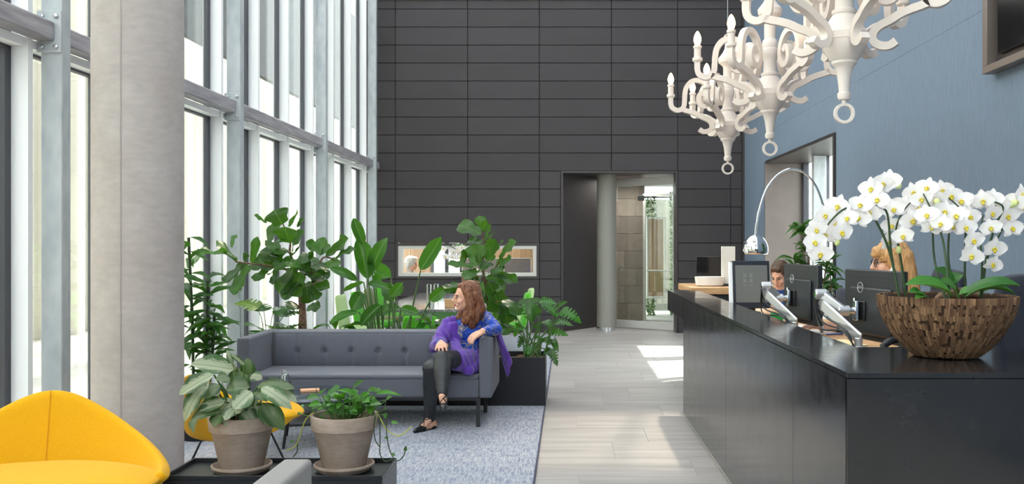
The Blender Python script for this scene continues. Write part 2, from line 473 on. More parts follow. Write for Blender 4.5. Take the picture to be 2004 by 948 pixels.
# ------------------------------------------------------------------ doorway niche and the glass lobby behind it
nd = setting('door_1', (0, YB, 0))
rect_frame('portal_frame', NX0, NX1, 0, NZ, 0.035, -0.015, 0.3, M['dark_trim'], nd, bottom=False)
obj('angled_wall', MB().prism([(NX0 + .03, 0.28), (0.56, 1.20), (0.56, 1.32), (NX0 + .03, .4)], 0, NZ), M['clad'], nd, smooth=0)
obj('skirting', MB().prism([(NX0 + .04, 0.265), (0.56, 1.175), (0.56, 1.20), (NX0 + .03, .28)], 0, 0.06), M['dark_trim'], nd, smooth=0)
obj('soffit', MB().box((NX0, 0.25, NZ - .02), (3.2, 4.0, NZ + .08)), M['dark_trim'], nd, smooth=0)
colm = thing('round_column', 'round grey painted column standing in the dark doorway niche', 'column', (0.67, 16.07, 0))
obj('shaft', MB().lathe([(0.17, 0.055), (0.17, NZ - .021)], 40), M['grey_paint'], colm)
obj('base_ring', MB().lathe([(0.176, 0.0), (0.176, 0.055), (0.17, 0.056)], 40), M['chrome'], colm)
# big glass door panel, turned a little
A, B = V((0.87, 16.56, 0)), V((1.86, 15.86, 0))
gd = thing('glass_door', 'tall clear glass door with white top and bottom rails in the doorway', 'door', A, math.atan2(B.y - A.y, B.x - A.x))
L = (B - A).length
obj('bottom_rail', MB().box((0, -.03, 0.01), (L, .03, 0.14)), M['light_grey'], gd, bevel=.004)
obj('top_rail', MB().box((0, -.03, 2.53), (L, .03, 2.67)), M['light_grey'], gd, bevel=.004)
obj('pane', MB().box((0.01, -.008, .14), (L - .01, .008, 2.53)), M['glass_clear'], gd, smooth=0)
obj('handle', MB().tube([(.12, -.05, 1.02), (.12, -.05, 1.12)], .012).cyl((.12, -.05, 1.03), (.12, 0, 1.03), .006).cyl((.12, -.05, 1.11), (.12, 0, 1.11), .006), M['steel'], gd)
obj('stile', MB().box((L - .05, -.025, .14), (L, .025, 2.53)), M['light_grey'], gd)
# stone wall of blocks
sw = tag(obj('wall_lobby', MB().box((0.4, 18.02, 0), (1.50, 18.2, NZ)), M['grout'], smooth=0), kind='structure')
random.seed(3)
for rI in range(8):
    x = 0.4 - (0.23 if rI % 2 else 0)
    while x < 1.50:
        w = random.choice([.38, .46, .55]); x0, x1 = max(x, .4), min(x + w, 1.50)
        if x1 - x0 > .05:
            obj('stone_block', MB().box((x0 + .003, 18.0 - random.uniform(0, .006), rI * .341 + .003), (x1 - .003, 18.021, (rI + 1) * .341 - .003)), M['stone'], sw, smooth=0)
        x += w
ld = thing('lobby_door', 'white framed glass door leaf standing open inside the lobby', 'door', (1.42, 17.4, 0), math.radians(-18))
rect_frame('frame', 0, 0.62, 0.02, 2.45, 0.05, -.025, .025, M['light_grey'], ld)
obj('pane', MB().box((.05, -.005, .07), (.57, .005, 2.40)), M['glass_clear'], ld, smooth=0)
obj('push_bar', MB().tube([(.08, -.06, 1.0), (.54, -.06, 1.0)], .012), M['steel'], ld)
wp = thing('wood_door_panel', 'tall oak door panel in a white frame behind the lobby glass', 'door', (1.62, 18.6, 0))
obj('leaf', MB().box((0, 0, .45), (0.30, .04, 2.0)), M['oak_v'], wp)
rect_frame('frame', -.04, .36, .40, 2.05, .04, -.02, .05, M['white_alu'], wp)
rm = thing('door_closer', 'black door closer arm under the lobby soffit', 'door closer', (1.30, 17.2, 2.36))
obj('body', MB().box((0, -.03, -.05), (.12, .03, .05)), M['black'], rm, bevel=.006)
obj('arm', MB().box((.1, -.012, .0), (.62, .012, .03)), M['black'], rm)
def hedge(cx, cy, w, d, z0, z1, n, label):
    h = thing('climbing_plant', label, 'plant', (cx, cy, z0))
    obj('stem', MB().tube([(0, 0, 0), (.02, 0, (z1 - z0) * .5), (0, 0, z1 - z0 - .05)], .012), M['oak'], h)
    m = MB(); random.seed(int(cx * 100))
    for i in range(n):
        p = V((random.uniform(-w, w), random.uniform(-d, d), random.uniform(0, z1 - z0)))
        R = Euler((random.uniform(-1, 1), random.uniform(-1, 1), random.uniform(0, 6))).to_matrix()
        s = random.uniform(.03, .055)
        m._add([p + R @ V(q) * s for q in ((-1, 0, 0), (0, -.5, .1), (1, 0, 0), (0, .5, .1))], [(0, 1, 2, 3)])
    o = obj('foliage', m, M['hedge'], h, smooth=0); o['kind'] = 'stuff'
hedge(1.74, 19.3, .09, .08, 0.0, 2.5, 900, 'narrow green climbing plant behind the oak door panel')
hedge(2.22, 19.3, .08, .08, 0.0, 2.6, 900, 'narrow green climbing plant right of the oak door panel')
lb = MB().box((1.20, 20.6, 0), (3.6, 20.7, 2.5)); tag(obj('wall_lobby_backdrop', lb, M['grey_paint']), kind='structure')  # grey backdrop added to dim the view through the lobby glass
tag(obj('wall_lobby_side', MB().box((3.2, 15.8, 0), (3.3, 20, NZ)), M['grey_paint'], smooth=0), kind='structure')
tag(obj('wall_lobby_left', MB().box((-.3, 15.76, 0), (-.2, 18.2, NZ)), M['clad'], smooth=0), kind='structure')

# ------------------------------------------------------------------ meeting room behind the long window
mr = MB().box((-3.4, 18.6, 0), (-2.75, 18.75, 2.6)).box((-2.15, 18.6, 0), (-.3, 18.75, 2.6)).box((-2.75, 18.6, 0), (-2.15, 18.75, .75)).box((-2.75, 18.6, 2.3), (-2.15, 18.75, 2.6))
mrw = tag(obj('wall_meeting_room', mr, M['white_wall'], smooth=0), kind='structure')
for i in range(7):
    x0 = -1.75 + i * .2
    obj('wood_panel', MB().box((x0 + .003, 18.56, 0), (x0 + .197, 18.601, 2.6)), M['oak_v'], mrw, smooth=0)
for i in range(3):
    x0 = -3.38 + i * .2
    obj('wood_panel', MB().box((x0 + .003, 18.56, 0), (x0 + .197, 18.601, 2.6)), M['oak_v'], mrw, smooth=0)
rect_frame('window_frame', -2.76, -2.14, .74, 2.31, .05, 18.55, 18.7, M['dark_frame'], mrw)
obj('mullion', MB().box((-2.5, 18.6, .79), (-2.42, 18.68, 2.26)), M['dark_frame'], mrw)
tag(obj('ceiling_meeting_room', MB().box((-3.45, 15.75, 2.6), (-.2, 18.8, 2.7)), M['white_wall'], smooth=0), kind='structure')
tag(obj('floor_meeting_room', MB().box((-3.45, 15.75, -.1), (-.3, 18.8, 0.0)), M['tile'], smooth=0), kind='structure')
ll_ = bpy.data.lights.new('lobby_fill', 'AREA'); ll_.energy = 28; ll_.size = .8; ll_.color = (1, .93, .86)  # fill light added to brighten the lobby stone, not a fitting
lo_ = bpy.data.objects.new('lobby_fill', ll_); COL.objects.link(lo_); lo_.location = (1.1, 17.1, NZ - .06)
mr_l = bpy.data.lights.new('meeting_room_fill', 'AREA'); mr_l.energy = 60; mr_l.size = 1.2; mr_l.color = (1, .93, .84)  # fill light added to lift the dark meeting room
mo = bpy.data.objects.new('meeting_room_fill', mr_l); COL.objects.link(mo); mo.location = (-1.7, 17.2, 2.58)

# ------------------------------------------------------------------ right wall: blue felt, deep window bay
OY0, OY1, OZ = 10.2, 13.78, 2.74
wr = MB().box((XR + .03, YF, 0), (3.2, OY0, 7.5)).box((XR + .03, OY1, 0), (3.2, YB + .25, 7.5)).box((XR + .03, OY0, OZ), (3.2, OY1, 7.5))
wall_right = tag(obj('wall_right', wr, M['clad_back'], smooth=0), kind='structure')
RXY = Matrix(((0, 0, 1, 0), (1, 0, 0, 0), (0, 1, 0, 0), (0, 0, 0, 1)))    # (y,z,x) -> (x,y,z)
obj('felt_panel', MB().prism([(YF, 0), (OY0, 0), (OY0, OZ), (OY1, OZ), (OY1, 0), (YB, 0), (YB, 3.176), (YF, 3.176)], XR, XR + .031, RXY), M['blue_felt'], wall_right, bevel=.0012, seg=1, smooth=0)
obj('felt_panel', MB().prism([(YF, 3.1768), (YB, 3.1768), (YB, 7.5), (YF, 7.5)], XR, XR + .031, RXY), M['blue_felt'], wall_right, bevel=.0012, seg=1, smooth=0)
wn = setting('window_3', (XR, OY0, 0))
D = OY1 - OY0
obj('jamb', MB().box((-.03, 0, 0), (.62, .04, OZ)), M['dark_trim'], wn, bevel=.003)
obj('jamb', MB().box((-.03, D - .04, 0), (.62, D, OZ)), M['bronze'], wn, bevel=.003)
obj('head', MB().box((-.03, .04, OZ - .04), (.62, D - .04, OZ)), M['dark_trim'], wn, bevel=.003)
obj('sill', MB().box((-.01, .04, 0), (.62, D - .04, .05)), M['bronze'], wn, bevel=.003)
for yy in (0.04, 1.2, 2.36, D - .14):
    obj('mullion', MB().box((.52, yy, .05), (.60, yy + .10, OZ - .04)), M['dark_frame'], wn, bevel=.003)
obj('pane', MB().box((.56, .1, .05), (.57, D - .1, OZ - .04)), M['glass_clear'], wn, smooth=0)
pst = tag(obj('window_post', MB().box((0, 0, .05), (.17, .10, OZ - .045)), M['galv'], bevel=.004, loc=(3.31, 12.4, 0)), 'bright galvanised post standing in the side window bay', 'post')

# television in its bronze surround
tv = thing('wall_television', 'black television in a bronze box frame on the blue wall', 'television', (XR, 5.2, 2.68))
obj('surround', MB().box((-.09, 0, 0), (-.001, 1.2, .05)).box((-.09, 0, 1.0), (-.001, 1.2, 1.05)).box((-.09, 1.13, .05), (-.001, 1.2, 1.0)).box((-.09, 0, .05), (-.001, .07, 1.0)), M['bronze'], tv, bevel=.003)
obj('backboard', MB().box((-.02, .07, .05), (-.001, 1.13, 1.0)), M['dark_trim'], tv)
obj('screen', MB().box((-.055, .12, .11), (-.02, 1.05, .96)), plain('screen_glass', (9, 9, 11), .12), tv, bevel=.008)

# ------------------------------------------------------------------ left glass facade
wl = setting('wall_left', (0, 0, 0))
FY = [9.7 + 1.033 * k for k in range(-15, 6)]
obj('sill', MB().box((-3.46, YF, 0), (-3.28, YB, .10)), M['dark_frame'], wl)
fin_me = MB().box((-.06, 0, 0.1), (.115, .05, ZC)).mesh('fin', 0); fin_me.materials.append(M['white_alu'])
fr_me = MB().box((-.03, -.062, .1), (.012, 0, ZC)).mesh('dark_frame', 0); fr_me.materials.append(M['dark_frame'])
fr2_me = MB().box((-.03, .05, .1), (.012, .065, ZC)).mesh('dark_frame', 0); fr2_me.materials.append(M['dark_frame'])
for i, y in enumerate(FY):
    for nm, me in (('mullion', fin_me), ('frame', fr_me), ('frame', fr2_me)):
        o = bpy.data.objects.new(nm, me); link(o, wl); o.location = (XL, y, 0)
    y1 = FY[i + 1] if i + 1 < len(FY) else YB
    for z0, z1 in ((.1, 2.683), (2.752, ZC)):
        obj('pane', MB().box((XL - .012, y + .06, z0), (XL - .004, y1 - .06, z1)), M['glass'], wl, smooth=0)
    obj('transom', MB().box((XL - .03, y + .05, 2.70), (XL + .10, y1 - .001, 2.752)), M['white_alu'], wl); obj('gasket', MB().box((XL - .03, y + .05, 2.683), (XL + .012, y1 - .02, 2.70)), M['dark_frame'], wl)
# galvanised posts and tubes
names = {2: ('nearest galvanised steel post of the facade, left of the concrete column'), 3: 'galvanised steel post just right of the concrete column', 4: 'galvanised steel post rising behind the right side of the tall fig', 5: 'last galvanised steel post, at the dark cladding wall'}
PY = [5.75 + 3.1 * k for k in range(-4, 4)]
for i, y in enumerate(PY):
    if y < 4: continue
    k = i - 2
    p = thing('steel_post', names[k], 'post', (-3.135, y, 0), group='galvanised facade posts')
    obj('shaft', MB().box((-.135, -.05, 0), (0, .05, ZC)), M['galv'], p, bevel=.008)
    pl = obj('bracket_plate', MB().cbox((-.075, -.058, 2.815), (.15, .016, .26)), M['galv'], p, bevel=.003)
    for dx in (-.118, -.03):
        for dz in (-.095, .095):
            obj('bolt', MB().lathe([(.016, 0), (.016, .012), (.010, .016)], 6, Matrix.Translation((-.0 + dx, -.066, 2.815 + dz)) @ Matrix.Rotation(PI / 2, 4, 'X')), M['steel'], pl)
bl = ['galvanised steel tube spanning the near facade bay at the left edge', 'galvanised steel tube passing behind the concrete column', 'galvanised steel tube between the posts above the tall fig', 'galvanised steel tube in the last facade bay before the wall', 'short galvanised tube end meeting the cladding wall']
for i in range(4, len(PY)):
    y0 = PY[i - 1] + .05; y1 = PY[i] - .066
    tag(obj('steel_beam', MB().box((-3.29, y0, 2.755), (-3.173, y1, 2.875)), M['galv_tube'], bevel=.014, seg=3), bl[i - 4], 'beam', 'galvanised facade tubes')
tag(obj('steel_beam', MB().box((-3.29, PY[-1] + .05, 2.755), (-3.173, YB - .002, 2.875)), M['galv_tube'], bevel=.014, seg=3), bl[4], 'beam', 'galvanised facade tubes')

# ------------------------------------------------------------------ ceiling, wall behind the camera
cm = MB()
for i in range(7): cm.box((-3.5, YF - .1 + i * 3.58, ZC), (3.2, YF + .3 + i * 3.58, ZC + .3))
for x in (-3.5, -1.4, .75, 2.9): cm.box((x, YF, ZC), (x + .3, YB + .3, ZC + .3))
ceil_ = tag(obj('ceiling', cm, M['white_wall'], smooth=0), kind='structure')
_t = NT('opal_fill_glass'); _tl = _t.add('ShaderNodeBsdfTranslucent'); _tl.inputs[0].default_value = lin((150, 151, 152)); M['opal_fill'] = _t.done(_tl.outputs[0])  # diffusing roof panes, added overhead out of view for soft fill
for i in range(6):
    for x0, x1 in ((-3.2, -1.4), (-1.1, .75), (1.05, 2.9)):
        obj('added_roof_pane', MB()._add([(x0, YF + .3 + i * 3.58, ZC + .15), (x1, YF + .3 + i * 3.58, ZC + .15), (x1, YF - .1 + (i + 1) * 3.58, ZC + .15), (x0, YF - .1 + (i + 1) * 3.58, ZC + .15)], [(0, 1, 2, 3)]), M['opal_fill'], ceil_, smooth=0)
wfm = MB().box((-3.5, YF - .2, 3.1), (3.2, YF, 3.3)).box((-3.5, YF - .2, 6.6), (3.2, YF, ZC))
for i in range(6): wfm.box((-3.5 + i * 1.32, YF - .15, 3.3), (-3.4 + i * 1.32, YF, 6.6))
wfr = tag(obj('wall_front', wfm, M['white_alu'], smooth=0), kind='structure')
obj('pane', MB().box((-3.4, YF - .09, 3.3), (3.1, YF - .08, 6.6)), M['glass'], wfr, smooth=0)  # unseen glazing behind the camera, put in for frontal fill light

tag(obj('wall_unseen_dark', MB().box((-3.5, YF - .2, 0), (3.2, YF, 3.1)), M['clad'], smooth=0), kind='structure')  # unseen dark wall, put in so the desk end reflects dark
# concrete column
cc = thing('concrete_column', 'thick round concrete column rising in front of the glass facade', 'column', (-2.571, 5.5, 0))
obj('shaft', MB().lathe([(.2545, 0), (.2545, ZC)], 72), M['concrete'], cc)
obj('formwork_seam', MB().box((-.003, -.004, 0), (.003, .002, ZC), Matrix.Rotation(math.radians(4), 4, 'Z') @ Matrix.Translation((0, -.2545, 0))), plain('seam', (170, 163, 158), .9), cc)

# ------------------------------------------------------------------ outside
tag(obj('ground_outside', MB().box((-40, -30, -.3), (40, 50, -.121)), M['paving'], smooth=0), kind='structure')
ob = thing('neighbouring_building', 'pale building with white vertical fins seen through the glass facade', 'building', (-9.0, 5, -.12))
obj('wall', MB().box((-.4, -16, 0), (0, 34, 7.5)), plain('render_beige', (226, 222, 211), .9), ob, smooth=0)
fm = MB().box((0, 0, 0), (.3, .16, 7.5)).mesh('fin', 0); fm.materials.append(M['beige_clad'])
for k in range(62):
    o = bpy.data.objects.new('fin', fm); link(o, ob); o.location = (0, -15.8 + k * .8, 0)
cn = thing('canopy', 'dark canopy outside the upper facade panes', 'canopy', (-5.0, 6, 4.25))
obj('fascia', MB().box((-.1, 5, 0), (0, 20, 2.6)), M['soffit'], cn, smooth=0)
# ------------------------------------------------------------------ rug
_t = NT('woven_rug'); _t.bsdf((170, 176, 190), .95, 0, .2, 0, .2)
_c = _t.coords('Object', (150, 14, 1)); _c2 = _t.coords('Object', (60, 7, 1)); _c3 = _t.coords('Object', (.7, .7, 1))
_f = _t.math('ADD', _t.math('MULTIPLY', _t.noise(_c, 1, 4, .7), .6), _t.math('MULTIPLY', _t.noise(_c2, 1, 3, .7), .4))
_r = _t.ramp(_f, [(.36, (62, 74, 108)), (.45, (126, 134, 154)), (.53, (176, 177, 182)), (.66, (204, 201, 199))])
_t.link(_t.mix(_t.math('MULTIPLY', _t.noise(_c3, 1.0, 2), .35), _r, (120, 135, 165)), _t.b.inputs['Base Color']); _t.bump(_f, .8, .004)
M['rug'] = _t.done()
M['navy_edge'] = fabric('navy_binding', (42, 48, 82))
RX0, RX1, RY0, RY1 = -3.02, -.208, 2.2, 15.1
rug = thing('rug', 'long pale blue and grey woven rug with navy bound edge', 'rug', (0, 0, 0))
obj('pile', MB().box((RX0 + .012, RY0 + .012, .0005), (RX1 - .012, RY1 - .012, .011)), M['rug'], rug, smooth=0)
for a, b in (((RX1 - .014, RY0), (RX1, RY1)), ((RX0, RY0), (RX0 + .014, RY1)), ((RX0 + .014, RY0), (RX1 - .014, RY0 + .014)), ((RX0 + .014, RY1 - .014), (RX1 - .014, RY1))):
    obj('binding', MB().box((a[0], a[1], .0005), (b[0], b[1], .014)), M['navy_edge'], rug, bevel=.004)

# ------------------------------------------------------------------ sofas
M['sofa'] = fabric('grey_sofa_wool', (110, 113, 124), (98, 101, 112))
M['sofa2'] = fabric('light_grey_sofa_wool', (150, 147, 144), (140, 137, 134))
def make_sofa(label, mat, loc, rz, group='grey sofas'):
    s = thing('sofa', label, 'sofa', loc, rz, group)
    w = 1.035
    for sx in (-1, 1):
        x0, x1 = sorted((sx * w, sx * (w - .104)))
        obj('armrest', MB().box((x0, 0, .25), (x1, .84, .738)), mat, s, bevel=.016, seg=3)
    def seat(u, v):
        return V((-.928 + 1.856 * u, .005 + .60 * v, .425 + .018 * math.sin(PI * v) ** .5 * min(1, 8 * u, 8 * (1 - u))))
    m = MB().box((-.929, .008, .25), (.929, .62, .41)); obj('seat', m, mat, s, bevel=.02, seg=3)
    m = MB().box((-.929, .004, .40), (.929, .60, .438)); obj('seat_cushion', m, mat, s, bevel=.017, seg=3)
    bx = [-.70 + .2333 * k for k in range(7)]
    def face(u, v):
        x = -.93 + 1.86 * u; z = .43 + .305 * v
        bul = .035 * (math.sin(PI * min(max(v, 0), 1)) ** .6)
        d = min(abs(x - b) for b in bx); dz = z - .567
        bul -= .03 * math.exp(-(d * d + dz * dz) / .0007)
        bul -= .012 * math.exp(-(d * d) / .0003) * (1.0 if dz < 0 else .35)
        bul += .004 * math.sin(x * 55 + 3 * math.sin(x * 9)) * max(0, v - .45) * 1.6
        if v > .93: bul -= (v - .93) / .07 * .03
        e = min(u, 1 - u)
        if e < .02: bul -= (.02 - e) * 1.5
        return V((x, .575 - bul + .02 * v, z))
    m = MB().grid(face, 230, 40); obj('back_cushion', m, mat, s, smooth=180)
    obj('backrest', MB().box((-.931, .585, .25), (.931, .84, .736)), mat, s, bevel=.016, seg=3)
    for b in bx:
        y = .575 - (.035 * (math.sin(PI * .449) ** .6) - .042) + .02 * .449
        obj('button', MB().ball((b, y - .010, .567), (.014, .009, .014), 12, 8), mat, s)
    obj('base_rail', MB().box((-.91, .03, .225), (.91, .07, .25)).box((-.91, .66, .225), (.91, .70, .25)), M['black_metal'], s)
    for sx in (-1, 1):
        for y in (.035, .68):
            obj('leg', MB().box((sx * .922 - .016, y - .016, 0.012), (sx * .922 + .016, y + .016, .25)), M['black_metal'], s)
    return s
make_sofa('dark grey button-back sofa with the woman seated on it', M['sofa'], (-1.654, 7.45, 0), 0)
make_sofa('light grey sofa whose armrest pokes up at the bottom edge', M['sofa2'], (-1.943, 3.27, 0), PI)

# ------------------------------------------------------------------ planter trough behind the sofa
M['planter'] = plain('black_planter', (30, 30, 36), .5, 0, .4)
M['soil'] = plain('bark_soil', (86, 58, 40), .95, var=.35, scale=60, bump=.8, bscale=60)
pt = thing('planter_trough', 'long black planter trough behind the grey sofa', 'planter', (-.21, 8.46, 0))
PW, PD, PH = 2.75, .5, .457
obj('trough', MB().box((-PW, 0, .012), (0, .02, PH)).box((-PW, PD - .02, .012), (0, PD, PH)).box((-PW, .02, .012), (-PW + .02, PD - .02, PH)).box((-.02, .02, .012), (0, PD - .02, PH)).box((-PW + .02, .02, .012), (-.02, PD - .02, .04)), M['planter'], pt, bevel=.003, smooth=0)
def soil(u, v):
    x = -PW + .02 + (PW - .04) * u; y = .02 + (PD - .04) * v
    return V((x, y, PH - .045 + .02 * mnoise.noise(V((x * 14, y * 14, 0)))))
so = obj('soil', MB().grid(soil, 90, 16), M['soil'], pt, smooth=180); so['kind'] = 'stuff'

# ------------------------------------------------------------------ yellow lounge chairs
M['yellow'] = fabric('yellow_wool', (240, 182, 16), (230, 168, 10), 300, .35, .85, .1)
def make_lounge(label, loc, rz, sc=1.0):
    c = thing('lounge_chair', label, 'armchair', loc, rz, 'yellow lounge chairs'); c.scale = (sc, sc, 1 - (1 - sc) * .45)
    def hgt(x):
        t = min(1.0, abs(x) / .6); return .775 - .32 * (math.sqrt(t * t + .07) - .2646) / (1.0344 - .2646)
    def shell(u, v):
        s = -1 + 2 * u; a = abs(s); q = s * PI / 2 * (1.0 + .04 * a)
        xr, yr = .60 * math.sin(q), -.09 + .58 * math.cos(q); xb, yb = .52 * math.sin(q), -.06 + .40 * math.cos(q)
        zr = hgt(xr) - .012 * max(0, .13 - abs(xr)) ; zb = .27 + .135 * a ** 2.5
        k = v ** .85
        return V((xb + (xr - xb) * k, yb + (yr - yb) * k, zb + (zr - zb) * v))
    obj('shell', MB().grid(shell, 48, 8), M['yellow'], c, solid=.055, subsurf=1, smooth=180)
    def seat(u, v):
        th = 2 * PI * u; ph = -PI / 2 + PI * v
        cr = max(0.0, math.cos(ph)) ** .35; sz = math.copysign(abs(math.sin(ph)) ** .9, ph)
        ct_ = math.cos(th); x = .585 * math.sin(th) * cr
        y = -.07 + (.36 * ct_ if ct_ > 0 else -.46 * abs(ct_) ** .9) * cr
        hh = .030 + .050 * max(0, 1 - (abs(x) / .6) ** 2)
        return V((x, y, .418 + hh * sz - .05 * max(0, y) + .02 * abs(x)))
    obj('seat', MB().grid(seat, 56, 16), M['yellow'], c, subsurf=1, smooth=180)
    obj('seam', MB().tube([shell(.5, v / 8) + V((0, -.030, 0)) for v in range(1, 9)], .0025, 6), plain('yellow_seam', (214, 150, 4), .9), c)
    for sx, sy in ((-1, -1), (1, -1), (-1, 1), (1, 1)):
        obj('leg', MB().tube([(sx * .22, sy * .18, .28), (sx * .33, sy * .27 , .022)], .009, 8), M['black_metal'], c)
    return c
make_lounge('large yellow lounge chair in the left foreground', (-2.44, 4.12, 0), math.radians(16))
make_lounge('yellow lounge chair half hidden behind the concrete column and silvery plant', (-2.20, 6.12, 0), math.radians(152), .73)

# ------------------------------------------------------------------ tray table with pots
tx0, tx1, ty0, ty1, tz = -1.924, -.882, 4.361, 4.731, .40
tt = thing('tray_table', 'low black metal box table with raised rim holding two pots', 'table', (tx0, ty0, 0))
w, d = tx1 - tx0, ty1 - ty0
M['tray'] = plain('black_steel_tray', (40, 41, 44), .32, .2)
obj('body', MB().box((0, 0, .012), (w, d, tz - .022)), M['tray'], tt, smooth=0)
obj('rim', MB().box((0, 0, tz - .022), (w, .010, tz)).box((0, d - .01, tz - .022), (w, d, tz)).box((0, .01, tz - .022), (.010, d - .01, tz)).box((w - .010, .01, tz - .022), (w, d - .01, tz)), M['tray'], tt, bevel=.0015, seg=1)
_t = NT('terracotta'); _t.bsdf((160, 142, 128), .9, 0, .2)
_f = _t.noise(_t.coords(), 7, 6, .65); _f2 = _t.noise(_t.coords('Object', (1, 1, 5)), 14, 4)
_t.link(_t.mix(.5, _t.ramp(_f, [(.3, (138, 118, 104)), (.7, (182, 168, 158))]), _t.ramp(_f2, [(.3, (150, 130, 116)), (.7, (172, 156, 144))])), _t.b.inputs['Base Color']); _t.bump(_f2, .2, .002)
M['terra'] = _t.done()
def make_pot(label, x, y, s=1.0):
    z = tz - .022
    sa = thing('pot_saucer', label.replace('pot', 'saucer', 1), 'saucer', (x, y, z + .0005))
    obj('dish', MB().lathe([(.0, 0), (.118 * s, 0), (.128 * s, .004), (.142 * s, .022), (.147 * s, .026), (.147 * s, .036), (.140 * s, .038), (.136 * s, .030), (.118 * s, .010), (0, .010)], 48), M['terra'], sa)
    p = thing('plant_pot', label, 'plant pot', (x, y, z + .0112))
    h = .268
    obj('body', MB().lathe([(0, 0), (.100 * s, 0), (.104 * s, .006), (.147 * s, h - .072), (.149 * s, h - .070), (.158 * s, h - .068), (.165 * s, h - .004), (.163 * s, h), (.150 * s, h), (.147 * s, h - .02), (.142 * s, h - .045), (0, h - .045)], 56), M['terra'], p)
    o = obj('soil', MB().lathe([(0, h - .030), (.08 * s, h - .026), (.143 * s, h - .035)], 32), M['soil'], p); o['kind'] = 'stuff'
    return V((x, y, z + .0112 + h))
pot_l = make_pot('grey brown clay pot under the silvery variegated plant', -1.612, 4.545, .98)
pot_r = make_pot('grey brown clay pot under the trailing green plant', -1.110, 4.56, 1.0)

# ------------------------------------------------------------------ coffee table
ct = thing('coffee_table', 'round dark coffee table with thin black legs in front of sofa', 'coffee table', (-1.90, 6.96, 0))
obj('top', MB().lathe([(0, .352), (.375, .352), (.38, .356), (.38, .366), (.375, .370), (0, .370)], 64), plain('slate_top', (58, 66, 78), .18), ct)
for k in range(4):
    a = PI / 4 + k * PI / 2 + .25
    obj('leg', MB().tube([(.27 * math.cos(a), .27 * math.sin(a), .353), (.33 * math.cos(a), .33 * math.sin(a), .012)], .011, 8), M['black_metal'], ct)
for k in range(4):
    a = PI / 4 + k * PI / 2 + .25; b = a + PI / 2; r = .30
    obj('stretcher', MB().tube([(r * math.cos(a), r * math.sin(a), .175), (r * math.cos(b), r * math.sin(b), .175)], .008, 8), M['black_metal'], ct)
gj = thing('glass_jar', 'small clear glass jar on the dark coffee table', 'jar', (-2.13, 6.92, .3705))
obj('body', MB().lathe([(0, 0), (.035, 0), (.042, .03), (.044, .09), (.03, .12), (.026, .15), (.024, .15), (.028, .12), (.041, .09), (.039, .03), (0, .006)], 24), M['glass_clear'], gj)
obj('stopper', MB().ball((0, 0, .165), .026), M['glass_clear'], gj)
nb = thing('notebook', 'small tan notebook with dark band on coffee table', 'notebook', (-1.98, 7.05, .3705), .3)
obj('cover', MB().box((-.07, -.05, 0), (.07, .05, .016)), plain('tan_card', (206, 160, 126), .7), nb, bevel=.002)
obj('band', MB().box((.045, -.0505, -.0002), (.051, .0505, .0166)), M['black'], nb)

# ------------------------------------------------------------------ meeting table with green chairs
_t = NT('marble'); _t.bsdf((150, 146, 150), .08, 0, .6)
_f = _t.noise(_t.coords(), 9, 8, .75, 2.0)
_t.link(_t.ramp(_f, [(.35, (44, 44, 50)), (.5, (120, 116, 120)), (.62, (190, 184, 184))]), _t.b.inputs['Base Color']); M['marble'] = _t.done()
mt = thing('meeting_table', 'long polished stone meeting table behind the plants', 'table', (-1.62, 12.4, 0))
obj('top', MB().box((-.65, -1.85, .715), (.65, 1.8, .75)), M['marble'], mt, bevel=.006)
for y in (-1.2, 1.2):
    obj('pedestal', MB().box((-.3, y - .05, .012), (.3, y + .05, .715)), M['steel'], mt, bevel=.005)
M['green_f'] = fabric('bright_green_fabric', (96, 190, 42), (80, 172, 34))
M['olive_f'] = fabric('olive_fabric', (126, 138, 88), (112, 124, 78))
M['mint_f'] = fabric('pale_green_fabric', (186, 214, 150), (170, 198, 134))
def green_chair(label, loc, rz, mat):
    c = thing('meeting_chair', label, 'chair', loc, rz, 'green chairs at the meeting table')
    def back(u, v):
        x = (-.22 + .44 * u) * (1 - .18 * v * v); return V((x, .20 + .06 * v - .05 * math.cos((u - .5) * PI), .46 + .42 * v))
    obj('backrest', MB().grid(back, 8, 6), mat, c, solid=.05, subsurf=1, smooth=180)
    obj('seat', MB().box((-.23, -.24, .42), (.23, .20, .49)), mat, c, bevel=.03, seg=3)
    for sx in (-1, 1):
        for sy in (-1, 1):
            obj('leg', MB().tube([(sx * .19, sy * .18, .42), (sx * .22, sy * .22, .012)], .011, 8), M['steel'], c)
    return c
for i, (y, m_, lb) in enumerate(((11.15, 'mint_f', 'pale green meeting chair nearest on the window side of table'), (11.95, 'green_f', 'bright green meeting chair, second on the window side'), (12.70, 'olive_f', 'olive green meeting chair, third on the window side'), (13.42, 'green_f', 'bright green meeting chair, fourth on the window side'), (14.15, 'mint_f', 'pale green meeting chair, farthest on the window side'))):
    green_chair(lb, (-2.52, y, 0.011), PI / 2, M[m_])
green_chair('bright green meeting chair at the near end of the stone table', (-1.62, 10.30, 0.011), PI, M['green_f']).scale = (1, 1, .80)
green_chair('green meeting chair on the right of the table by the fig', (-.74, 11.6, 0.011), -PI / 2, M['green_f'])
green_chair('pale green meeting chair on the right of the table, farther back', (-.74, 12.7, 0.011), -PI / 2, M['mint_f'])
def vase(x, y, h, r, lb):
    v = thing('glass_vase', lb, 'vase', (x, y, .7505))
    obj('body', MB().lathe([(0, 0), (r, 0), (r, h), (r - .004, h), (r - .004, .01), (0, .01)], 24), M['glass_clear'], v)
    obj('rim', MB().torus(r - .002, .0025, 24, 6, Matrix.Translation((0, 0, h))), M['glass_clear'], v)
